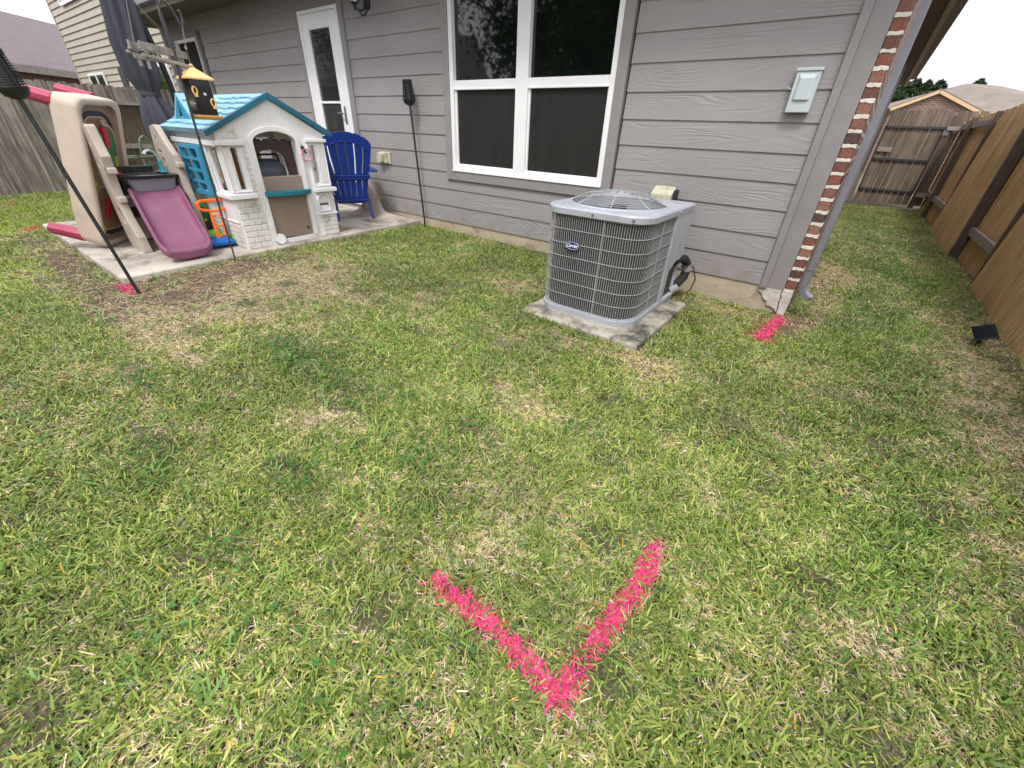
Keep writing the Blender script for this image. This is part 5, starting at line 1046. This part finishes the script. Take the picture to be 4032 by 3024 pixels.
b = MB(); b.loft([rl(-5.2, 1.53, -5.02, 1.612, .02, -.09), rl(-5.24, 1.54, -5.0, 1.605, .02, .20)]); b.build('body', 'bin_green', GB, smooth=True, angle=40)
b = MB(); b.tube([(-5.2, 1.55, .23), (-5.12, 1.545, .27), (-5.03, 1.555, .25), (-5.01, 1.59, .215), (-5.1, 1.6, .235), (-5.2, 1.6, .23)], .016, 8, close=True); b.build('rim', 'bin_mint', GB, smooth=True)
b = MB(); b.lathe([(0, 0), (.014, .004), (.012, .02), (0, .026)], (-4.985, 1.555, .085), 10); b.build('knob', 'toy_yellow', GB, smooth=True)
b = MB(); b.box((-4.995, 1.53, -.085), (-4.97, 1.6, .08)); b.build('panel', 'sink_black', GB, bevel=.004)
# ------------------------------------------------------------------ pale green metal garden chair far behind
mat('chair_green', (.12, .155, .105), .45, (.1, .13, .085), 8)
GC = root('metal_chair', (-7.7, 2.0, -.2), 'pale green metal garden chair half hidden behind the toy sink', 'garden chair')
b = MB(); b.tube([(-7.5, 1.86, .1), (-7.5, 1.885, .5), (-7.5, 1.9, .62), (-7.5, 1.93, .70), (-7.5, 1.97, .725), (-7.5, 2.01, .70), (-7.5, 2.04, .62), (-7.5, 2.05, .5), (-7.5, 2.05, .1)], .016, 8)
b.tube([(-7.42, 1.75, .5), (-7.46, 1.9, .49), (-7.5, 2.05, .5)], .014, 8); b.build('frame', 'chair_green', GC, smooth=True)
b = MB()
for z in (.40, .48, .56, .64): b.box((-7.508, 1.895, z), (-7.495, 2.045, z+.035))
b.build('back_slat', 'chair_green', GC, bevel=.002)
b = MB(); b.lathe([(0, 0), (.03, .002), (.03, .03), (0, .034)], (-7.4, 1.76, .485), 12, M=Matrix.Diagonal((1, 2, 1, 1))); b.build('armrest', 'chair_green', GC, smooth=True)
b = MB(); b.box((-8.0, 1.84, .18), (-7.5, 2.28, .2)); b.build('seat', 'chair_green', GC)
for x, y in ((-7.52, 1.86), (-7.52, 2.26), (-7.98, 1.86), (-7.98, 2.26)): MB().tube([(x, y, .18), (x, y, G(x, y)-.02)], .013, 6).build('leg', 'chair_green', GC, smooth=True)
# white disc by the playhouse door
DK = MB().lathe([(0, 0), (.045, 0), (.05, .006), (.046, .012), (0, .012)], (0, 0, 0), 20, M=Matrix.Translation((PX+.012, 1.935, -.035)) @ Matrix.Rotation(math.radians(78), 4, 'Y')).build('plastic_disc', 'badge_white', smooth=True)
tag(DK, 'small white plastic disc leaning at the foot of the brown half door', 'disc')
# ------------------------------------------------------------------ solar spot light by the right fence
mat('solar_cell', (.006, .007, .014), .18, (.008, .009, .02), 20)
SL = root('solar_light', (1.06, 4.0, -.22), 'small black solar light with tilted panel staked beside the brown fence', 'solar light')
b = MB(); b.tube([(1.065, 4.0, -.27), (1.06, 4.0, -.16), (1.06, 4.005, -.125)], [.006, .012, .014], 8); b.build('stake', 'black_plastic', SL, smooth=True)
Ms = Matrix.Translation((1.06, 4.01, -.10)) @ Matrix.Rotation(math.radians(-28), 4, 'Y') @ Matrix.Rotation(math.radians(24), 4, 'X')
b = MB(); b.box((-.055, -.07, -.006), (.055, .07, .006), M=Ms); b.build('panel', 'solar_cell', SL, bevel=.003)
b = MB(); b.box((.0, .02, -.04), (.05, .075, -.0065), M=Ms); b.build('lamp_head', 'black_plastic', SL, bevel=.006)
# ------------------------------------------------------------------ lawn
def vnoise(x, y, f, seed):
    r = np.random.default_rng(seed); T = r.random((128, 128)); X_, Y_ = x*f+37.2, y*f+91.7
    i, j = np.floor(X_).astype(int), np.floor(Y_).astype(int); u, v = X_-i, Y_-j; u = u*u*(3-2*u); v = v*v*(3-2*v); g = lambda a, c: T[a % 128, c % 128]
    return (g(i, j)*(1-u)+g(i+1, j)*u)*(1-v)+(g(i, j+1)*(1-u)+g(i+1, j+1)*u)*v
def fbm(x, y, f, seed, o=4):
    s = 0; a = .5
    for k in range(o): s = s+a*vnoise(x, y, f*2**k, seed+k); a *= .5
    return s/(1-.5**o)
def spots(x, y, L):
    s = np.zeros_like(x)
    for (a, c, rx, ry, w) in L: s = s+w*np.exp(-((x-a)/rx)**2-((y-c)/ry)**2)
    return s
DIRT = [(-3.75, 1.0, .35, .5, .9), (-3.8, 1.9, .3, .5, .7), (-5.0, .45, .7, .12, 1.0), (-3.6, .45, .4, .15, .7), (-4.5, .25, .35, .10, .9), (-3.4, .95, .3, .2, .7), (-3.75, .35, .25, .12, .9), (-2.9, 1.0, .3, .1, .5), (-3.4, 1.9, .3, .15, .5), (-4.05, .85, .22, .35, 1.3), (-5.4, .50, .5, .10, 1.2), (-6.6, .42, .8, .14, 1.0), (-4.35, .45, .35, .14, 1.2), (-3.95, 1.25, .22, .30, 1.1), (-3.95, 1.65, .22, .3, .9), (-3.6, .72, .3, .18, .7), (-4.15, 2.3, .06, .8, .6), (-.78, 2.2, .12, .05, 1.1), (.03, 3.6, .12, .18, 1.3), (-.05, 3.4, .08, .1, .8),
        (.06, 4.8, .08, 1.2, .8), (1.2, 4.5, .07, 3, .9), (-3.0, 3.55, 1.0, .08, .6), (-2.2, 2.9, .25, .15, .5), (-3.15, .35, .3, .12, .5), (.3, 12.6, 1, .5, .8), (-1.9, .28, .06, .05, .8)]
STRAW = [(-3.5, 1.3, .6, .8, .9), (-3.2, .8, .6, .3, .7), (-2.6, .5, .4, .08, .6), (-.35, .95, .1, .1, .6), (-.75, 1.35, .3, .1, .5), (-.1, 1.5, .2, .15, .5), (-.9, .45, .12, .06, .6), (-.62, .25, .1, .05, .6), (-.2, .62, .06, .06, .6), (-1.6, .59, .14, .07, 1.1), (-1.5, .74, .18, .06, 1.0), (-.6, 2.2, .3, .14, 1.0), (-1.95, 2.65, .25, .25, .8), (1.0, 3.7, .22, .9, 1.0), (1.0, 2.6, .25, .5, 1.0), (.1, 5.2, .12, 1.3, .9), (-.55, 3.45, .5, .12, .7), (-1.84, .3, .08, .05, .8), (-3.6, 1.2, .5, .4, .7), (-3.2, 1.5, .5, .3, .5),
         (-.6, .8, .25, .18, .4), (.42, 1.05, .12, .08, .6), (.9, 1.7, .25, .25, .5), (-.45, .62, .12, .06, .5), (-2.6, 1.6, .5, .15, .5), (.15, .75, .1, .06, .4), (-1.0, 2.1, .5, .1, .5), (-3.0, .55, .5, .08, .6)]
LUSH = [(-4.9, .1, .7, .28, 1.0), (-9, .9, 2, 1.5, 1.0), (.6, 6.3, .35, 3, .9), (.35, 3.9, .2, .6, .6), (.55, 1.6, .15, .5, .5), (-8.5, -.3, 3, 1, .7)]
CLOV = [(-2.22, .87, .28, .12, 1.2), (-2.5, .25, .14, .06, .8), (-1.35, .42, .15, .06, .8), (-1.0, .75, .08, .08, .6), (-1.9, .9, .3, .06, .6), (-.6, 1.35, .12, .08, .6), (-2.0, .12, .3, .06, .5), (-1.15, .12, .1, .05, .5)]
MARK = {'V': [(-.585, .455, -.33, .458), (-.33, .458, -.14, .432), (-.137, .424, -.12, .645), (-.12, .645, -.097, .83), (-.097, .83, -.108, .985)],
        'corner': [(-.095, 3.60, -.11, 3.42), (-.11, 3.42, -.15, 3.08)], 'slab': [(-4.20, .60, -3.93, .62)], 'far': [(-7.08, .62, -7.2, .52)], 'fence': [(-10.2, .68, -10.3, .70)]}
def segdist(x, y, S):
    d = np.full_like(x, 9.)
    for a, c, e, f in S:
        vx, vy = e-a, f-c; t = np.clip(((x-a)*vx+(y-c)*vy)/(vx*vx+vy*vy), 0, 1); d = np.minimum(d, np.hypot(x-a-t*vx, y-c-t*vy))
    return d
Rc = np.array([[r2.x, r2.y, r2.z], [u2.x, u2.y, u2.z], [fwd.x, fwd.y, fwd.z]])
def visible(x, y, mx=1.32):
    p = np.stack([x, y, gz(x, y)-CAMZ], 1) @ Rc.T; k = 4032/2/1594.2; return (p[:, 2] > .1) & (np.abs(p[:, 0]/p[:, 2]) < k*mx+.15) & (np.abs(p[:, 1]/p[:, 2]) < k*.75*mx+.15)
def free(x, y):
    ok = ~((x > -7.06) & (x < -4.22) & (y > .61) & (y < 3.7)); ok &= ~((x > -11) & (x < -.06) & (y > 3.66)); ok &= ~((x > -1.62) & (x < -.71) & (y > 2.29) & (y < 3.33)); ok &= (x > -11.25) & (x < 1.3) & (y < 13)
    return ok
def scatter(n, x0, x1, y0, y1):
    x = RNG.uniform(x0, x1, n); y = RNG.uniform(y0, y1, n); k = free(x, y) & visible(x, y); return x[k], y[k]
gv = np.array([v.co for v in GROUND.data.vertices]); gx, gy_ = gv[:, 0], gv[:, 1]
gd = np.clip(spots(gx, gy_, DIRT)*1.1+(fbm(gx, gy_, 6, 61)-.75)*1.4, 0, 1)[:, None]; gs = np.clip(fbm(gx, gy_, 2.3, 9)+fbm(gx, gy_, 11, 19)-.7, 0, 1)[:, None]
gc = (np.array([[.12, .115, .055]])*(1-gs)+np.array([[.33, .27, .165]])*gs)*(1-gd)+np.array([[.20, .14, .10]])*gd  # ground under green grass darkened, painting in the shade between blades
ga = GROUND.data.color_attributes.new('Col', 'FLOAT_COLOR', 'POINT'); ga.data.foreach_set('color', np.concatenate([gc, np.ones((len(gc), 1))], 1).astype(np.float32).ravel())
parts = []
for (x0, x1, y0, y1, dens) in ((-1.8, 1.35, -.9, 1.6, 21000), (-1.8, 1.35, 1.6, 4.2, 15000), (-4.5, -1.8, -1.4, 3.7, 14000), (-8, -4.5, -2.5, .7, 6000), (-11.3, -7, -3, 5, 2300), (-.1, 1.35, 4.2, 8, 8000), (-.1, 1.35, 8, 13.2, 4500)):
    x, y = scatter(int(dens*(x1-x0)*(y1-y0)), x0, x1, y0, y1); parts.append((x, y))
x = np.concatenate([p[0] for p in parts]); y = np.concatenate([p[1] for p in parts])
dist = np.hypot(x, y); far = np.clip(dist/3.2, 1, 3.2)
dirt = spots(x, y, DIRT)+(fbm(x, y, 3.1, 5)-.92)*1.0; straw = spots(x, y, STRAW)+(fbm(x, y, 2.3, 9)-.5)*1.3+(fbm(x, y, 11, 19)-.5)*1.5+.02*np.clip(x+3, 0, 4); lush = spots(x, y, LUSH)+(fbm(x, y, .9, 30)-.5)*.9; clov = spots(x, y, CLOV)+(fbm(x, y, 4, 33)-.55)*.8
keep = RNG.random(len(x)) > np.clip(dirt*1.0, 0, .85); keep &= RNG.random(len(x)) > np.clip(straw*.35-.08, 0, .4)
x, y, dist, far, dirt, straw, lush, clov = [q[keep] for q in (x, y, dist, far, dirt, straw, lush, clov)]
n = len(x)
def blades(name, x, y, L, w, lean, col, bend, az=None, z0=0, m='grass'):
    n = len(x); az = RNG.uniform(0, 2*np.pi, n) if az is None else az; dz = np.stack([np.cos(az), np.sin(az), np.zeros(n)], 1); side = np.stack([-np.sin(az), np.cos(az), np.zeros(n)], 1)
    tw = RNG.normal(0, .5, n)[:, None]; side = side*np.cos(tw)+np.array([0, 0, 1.])*np.sin(tw)
    base = np.stack([x, y, gz(x, y)-.006+z0], 1); t1 = lean; t2 = np.minimum(lean+bend, 1.9)
    p1 = base+(dz*np.sin(t1)[:, None]+np.array([0, 0, 1.])*np.cos(t1)[:, None])*(L*.5)[:, None]; p2 = p1+(dz*np.sin(t2)[:, None]+np.array([0, 0, 1.])*np.cos(t2)[:, None])*(L*.5)[:, None]
    g0 = gz(x, y)+.003; p1[:, 2] = np.maximum(p1[:, 2], g0); p2[:, 2] = np.maximum(p2[:, 2], g0)
    h = (w/2)[:, None]*side; V = np.stack([base-h*.7, base+h*.7, p1+h, p1-h, p2+h*.55, p2-h*.55], 1).reshape(-1, 3)
    me = bpy.data.meshes.new(name); me.vertices.add(6*n); me.vertices.foreach_set('co', V.astype(np.float32).ravel())
    k = np.arange(n, dtype=np.int32)[:, None]*6; F = np.concatenate([k+np.array([[0, 1, 2, 3]]), k+np.array([[3, 2, 4, 5]])], 1).astype(np.int32).ravel()
    me.loops.add(8*n); me.loops.foreach_set('vertex_index', F); me.polygons.add(2*n); me.polygons.foreach_set('loop_start', np.arange(0, 8*n, 4, dtype=np.int32)); me.polygons.foreach_set('loop_total', np.full(2*n, 4, np.int32)); me.polygons.foreach_set('use_smooth', np.ones(2*n, bool)); me.update()
    ca = me.color_attributes.new('Col', 'FLOAT_COLOR', 'POINT'); C4 = np.ones((n, 6, 4), np.float32); C4[:, :, :3] = col[:, None, :]; ca.data.foreach_set('color', C4.ravel())
    me.materials.append(MATS[m]); o = bpy.data.objects.new(name, me); COL.objects.link(o); return o
def grass_mat(name, rough, trans):
    m = bpy.data.materials.new(name); m.use_nodes = True; nn_ = m.node_tree.nodes; l = m.node_tree.links; b = nn_['Principled BSDF']; b.inputs['Roughness'].default_value = rough; b.inputs['Specular IOR Level'].default_value = .22
    a = nn_.new('ShaderNodeVertexColor'); a.layer_name = 'Col'; l.new(a.outputs['Color'], b.inputs['Base Color']); tr = nn_.new('ShaderNodeBsdfTranslucent'); l.new(a.outputs['Color'], tr.inputs['Color'])
    ms = nn_.new('ShaderNodeMixShader'); ms.inputs[0].default_value = trans; l.new(b.outputs[0], ms.inputs[1]); l.new(tr.outputs[0], ms.inputs[2]); l.new(ms.outputs[0], nn_['Material Output'].inputs['Surface']); MATS[name] = m
grass_mat('grass', .45, .2); grass_mat('paint', .6, .1)
def mixc(a, c, t): return np.array(a)[None]*(1-t[:, None])+np.array(c)[None]*t[:, None]
GR = [np.array(c) for c in ((.195, .295, .07), (.14, .235, .06), (.29, .375, .105), (.37, .42, .14), (.085, .16, .042))]
idx = RNG.choice(5, n, p=[.3, .26, .2, .12, .12]); col = np.array(GR)[idx]
lz = np.clip(lush*.8, 0, 1); left = np.clip((-x-3.8)/1.5, 0, 1)
col = col*(1-(lz*(1-left)*.5)[:, None]*np.array([1.0, .5, .8])[None]); col = col*(1-(lz*left)[:, None])+np.array([.25, .40, .06])[None]*(lz*left)[:, None]
cz_ = np.clip(clov, 0, .8)[:, None]; col = col*(1-cz_*.5)+np.array([.045, .13, .03])[None]*cz_*.5
dead = RNG.random(n) < np.clip(.27+.65*straw+.2*dirt, .10, .88); ST = np.array([(.62, .53, .34), (.54, .45, .27), (.72, .64, .45), (.44, .38, .2), (.48, .47, .2)]); col[dead] = ST[RNG.integers(0, 5, dead.sum())]
yl = RNG.random(n) < .004; col[yl] = (.55, .38, .08); col *= RNG.uniform(.72, 1.25, (n, 1))*np.array([1.16, 1.04, .98])*(.62+.76*fbm(x, y, 1.7, 101)[:, None])*(.8+.4*fbm(x, y, 14, 111)[:, None])
Lb = RNG.uniform(.02, .056, n)*np.where(dead, .95, 1)*(1+.1*lz)*np.clip(1.05-far*.08, .78, 1.0); wb = RNG.uniform(.003, .0066, n)*np.where(dead, .6, 1)*(.92+.08*far); lean_ = np.clip(RNG.normal(.95, .35, n), .05, 1.5); lean_[dead] = RNG.uniform(1.0, 1.55, dead.sum()); bend = RNG.uniform(-.1, .7, n)
# painted survey marks: blades inside the strips carry paint and belong to their mark
mk_lab = {'V': 'large bright pink painted corner mark on the grass in the foreground', 'corner': 'pink paint streak on the grass at the brick corner of the house', 'slab': 'pink paint blob at the near patio corner below the leaning torch', 'far': 'red paint mark at the far patio corner beside the tipped play table', 'fence': 'faint red paint spot on the lawn near the grey fence'}
used = np.zeros(n, bool); wid = {'V': .019, 'corner': .036, 'slab': .03, 'far': .06, 'fence': .035}
for k, S in MARK.items():
    d = segdist(x, y, S)/wid[k]; patch = fbm(x, y, 22, 71); pr = np.clip(1.3-d*.42+(patch-.45)*1.5, 0, 1); pr[d > 3.6] = 0
    if k == 'V': pr *= np.clip((1.15-np.clip(d, 0, 2)*.35), 0, 1)
    sel = (RNG.random(n) < pr) & ~used; used |= sel; ns = sel.sum()
    a = np.clip(RNG.normal(.35, .3, ns)+d[sel]*.45, 0, 1); pc = mixc((1.0, .06, .38), (.92, .15, .17), a); e = RNG.random(ns) < np.clip(d[sel]*.8-.75, 0, .97); pc[e] = mixc((.55, .13, .06), (.26, .22, .05), RNG.random(e.sum())**.7)
    pc *= RNG.uniform(.5, 1.1, (ns, 1)); pc = np.clip(pc, 0, 1)
    if k in ('far', 'fence'): pc = pc*np.array([.8, 1.6, .5])
    o = blades('paint_mark', x[sel], y[sel], Lb[sel]*.72, wb[sel]*.95, lean_[sel], pc, bend[sel], z0=.001, m='paint'); tag(o, mk_lab[k], 'paint mark', 'survey paint marks on the lawn')
    if k in ('V', 'corner', 'slab'):        # extra painted thatch so the strip reads solid
        q = int({'V': 4000, 'corner': 1300, 'slab': 1300}[k]); S_ = np.array(S); ii = RNG.choice(len(S_), q, p=np.hypot(S_[:, 2]-S_[:, 0], S_[:, 3]-S_[:, 1])/np.hypot(S_[:, 2]-S_[:, 0], S_[:, 3]-S_[:, 1]).sum()); t = RNG.random(q)
        ex = S_[ii, 0]+(S_[ii, 2]-S_[ii, 0])*t+RNG.normal(0, wid[k]*.5, q); ey = S_[ii, 1]+(S_[ii, 3]-S_[ii, 1])*t+RNG.normal(0, wid[k]*.5, q); ok = free(ex, ey); ex, ey = ex[ok], ey[ok]
        ok = fbm(ex, ey, 22, 71) > .34; ex, ey = ex[ok], ey[ok]; q = len(ex); pc = mixc((1.0, .06, .38), (.85, .14, .14), RNG.random(q))*RNG.uniform(.35, 1.05, (q, 1))
        o2 = blades('painted_thatch', ex, ey, RNG.uniform(.014, .03, q), RNG.uniform(.002, .0045, q), RNG.uniform(.9, 1.5, q), pc, RNG.uniform(0, .5, q), z0=.003, m='paint'); o2.parent = o
u = ~used
lawn = blades('lawn', x[u], y[u], Lb[u], wb[u], lean_[u], col[u], bend[u]); tag(lawn, 'patchy green lawn grass covering the back yard', 'grass', kind='stuff')
# fallen thatch: thin straw lying flat
parts = [scatter(int(d*(x1-x0)*(y1-y0)), x0, x1, y0, y1) for (x0, x1, y0, y1, d) in ((-1.8, 1.35, -.9, 1.6, 14500), (-1.8, 1.35, 1.6, 4.2, 6500), (-4.8, -1.8, -1.4, 3.7, 8500), (-8, -4.5, -1.5, .7, 2600), (-.1, 1.35, 4.2, 9, 2200))]
x = np.concatenate([p[0] for p in parts]); y = np.concatenate([p[1] for p in parts]); dirt = spots(x, y, DIRT)+(fbm(x, y, 3.1, 5)-.92)*1.0; straw = spots(x, y, STRAW)+(fbm(x, y, 2.3, 9)-.5)*1.3+(fbm(x, y, 11, 19)-.5)*1.5+.02*np.clip(x+3, 0, 4)
k = RNG.random(len(x)) < np.clip(.42+.6*straw-.05*np.clip(dirt, 0, 1), .12, 1); x, y, dirt = x[k], y[k], dirt[k]; n = len(x); dk = (1-np.clip(dirt, 0, 1)[:, None]*np.array([.30, .38, .42]))
col = np.array([(.60, .51, .37), (.52, .43, .29), (.72, .64, .50), (.42, .34, .22), (.30, .23, .15)])[RNG.integers(0, 5, n)]*RNG.uniform(.75, 1.2, (n, 1))*dk; far = np.clip(np.hypot(x, y)/3.2, 1, 2.6)
th = blades('thatch', x, y, RNG.uniform(.015, .05, n), RNG.uniform(.0014, .0034, n)*far, RNG.uniform(1.25, 1.6, n), col, RNG.uniform(0, .25, n), z0=.004); tag(th, 'dry straw coloured thatch lying among the lawn grass', 'thatch', kind='stuff')
# clover and broad weeds: small rounded leaflets held flat
x, y = scatter(90000, -4.3, 1.2, -.8, 3.3); clov = spots(x, y, CLOV)+(fbm(x, y, 4, 33)-.6)*.9-.25*(x > -.3); k = RNG.random(len(x)) < np.clip(clov, 0, 1)*.5; x, y = x[k], y[k]; n = len(x)
cx_, cy_ = np.repeat(x, 3), np.repeat(y, 3); a = np.repeat(RNG.uniform(0, 6.28, n), 3)+np.tile([0, 2.09, 4.19], n); s = np.repeat(RNG.uniform(.003, .0058, n), 3); zc = np.repeat(gz(x, y)+RNG.uniform(.018, .034, n), 3)
C_ = np.stack([cx_+s*1.0*np.cos(a), cy_+s*1.0*np.sin(a), zc], 1); t = np.linspace(0, 2*np.pi, 7)[:-1]; tilt = RNG.normal(0, .3, (3*n, 2))
V = C_[:, None, :]+np.stack([s[:, None]*np.cos(t)[None], s[:, None]*np.sin(t)[None], s[:, None]*(tilt[:, :1]*np.cos(t)[None]+tilt[:, 1:]*np.sin(t)[None])], 2)
me = bpy.data.meshes.new('clover'); N3_ = 3*n; me.vertices.add(6*N3_); me.vertices.foreach_set('co', V.astype(np.float32).ravel()); me.loops.add(6*N3_); me.loops.foreach_set('vertex_index', np.arange(6*N3_, dtype=np.int32)); me.polygons.add(N3_)
me.polygons.foreach_set('loop_start', np.arange(0, 6*N3_, 6, dtype=np.int32)); me.polygons.foreach_set('loop_total', np.full(N3_, 6, np.int32)); me.update()
ca = me.color_attributes.new('Col', 'FLOAT_COLOR', 'POINT'); cc = np.array([.06, .17, .035])[None]*RNG.uniform(.6, 1.5, (n, 1)); cc = np.repeat(cc, 18, 0); ca.data.foreach_set('color', np.concatenate([cc, np.ones((len(cc), 1))], 1).astype(np.float32).ravel())
me.materials.append(MATS['grass']); o = bpy.data.objects.new('clover', me); COL.objects.link(o); tag(o, 'low green clover patches growing in the lawn', 'clover', kind='stuff')
# larger coarse weeds (crabgrass tufts)
tx, ty = scatter(1500, -4.2, 1.2, -.6, 3.4); k = RNG.random(len(tx)) < np.where(tx < -.8, .6, .2); tx, ty = tx[k], ty[k]; nb = 7
x = np.repeat(tx, nb)+RNG.normal(0, .006, len(tx)*nb); y = np.repeat(ty, nb)+RNG.normal(0, .006, len(tx)*nb); n = len(x); col = np.array([.16, .28, .07])[None]*np.repeat(RNG.uniform(.7, 1.35, (len(tx), 1)), nb, 0)
o = blades('weed_tufts', x, y, RNG.uniform(.035, .085, n), RNG.uniform(.004, .008, n), RNG.uniform(.5, 1.35, n), col, RNG.uniform(.1, .8, n)); tag(o, 'coarse light green weed tufts scattered over the lawn', 'weeds', kind='stuff')
# dry runners and twigs on the bare soil near the patio
x, y = scatter(9000, -4.6, -2.2, -.2, 2.4); k = RNG.random(len(x)) < np.clip(spots(x, y, DIRT), .02, .5)*.35; x, y = x[k], y[k]; n = len(x)
o = blades('dry_runners', x, y, RNG.uniform(.06, .16, n), RNG.uniform(.002, .004, n), RNG.uniform(1.3, 1.6, n), np.array([.50, .38, .27])[None]*RNG.uniform(.6, 1.2, (n, 1)), RNG.uniform(0, .2, n), z0=.008); tag(o, 'dry brown grass runners lying on bare soil by the patio', 'dry runners', kind='stuff')
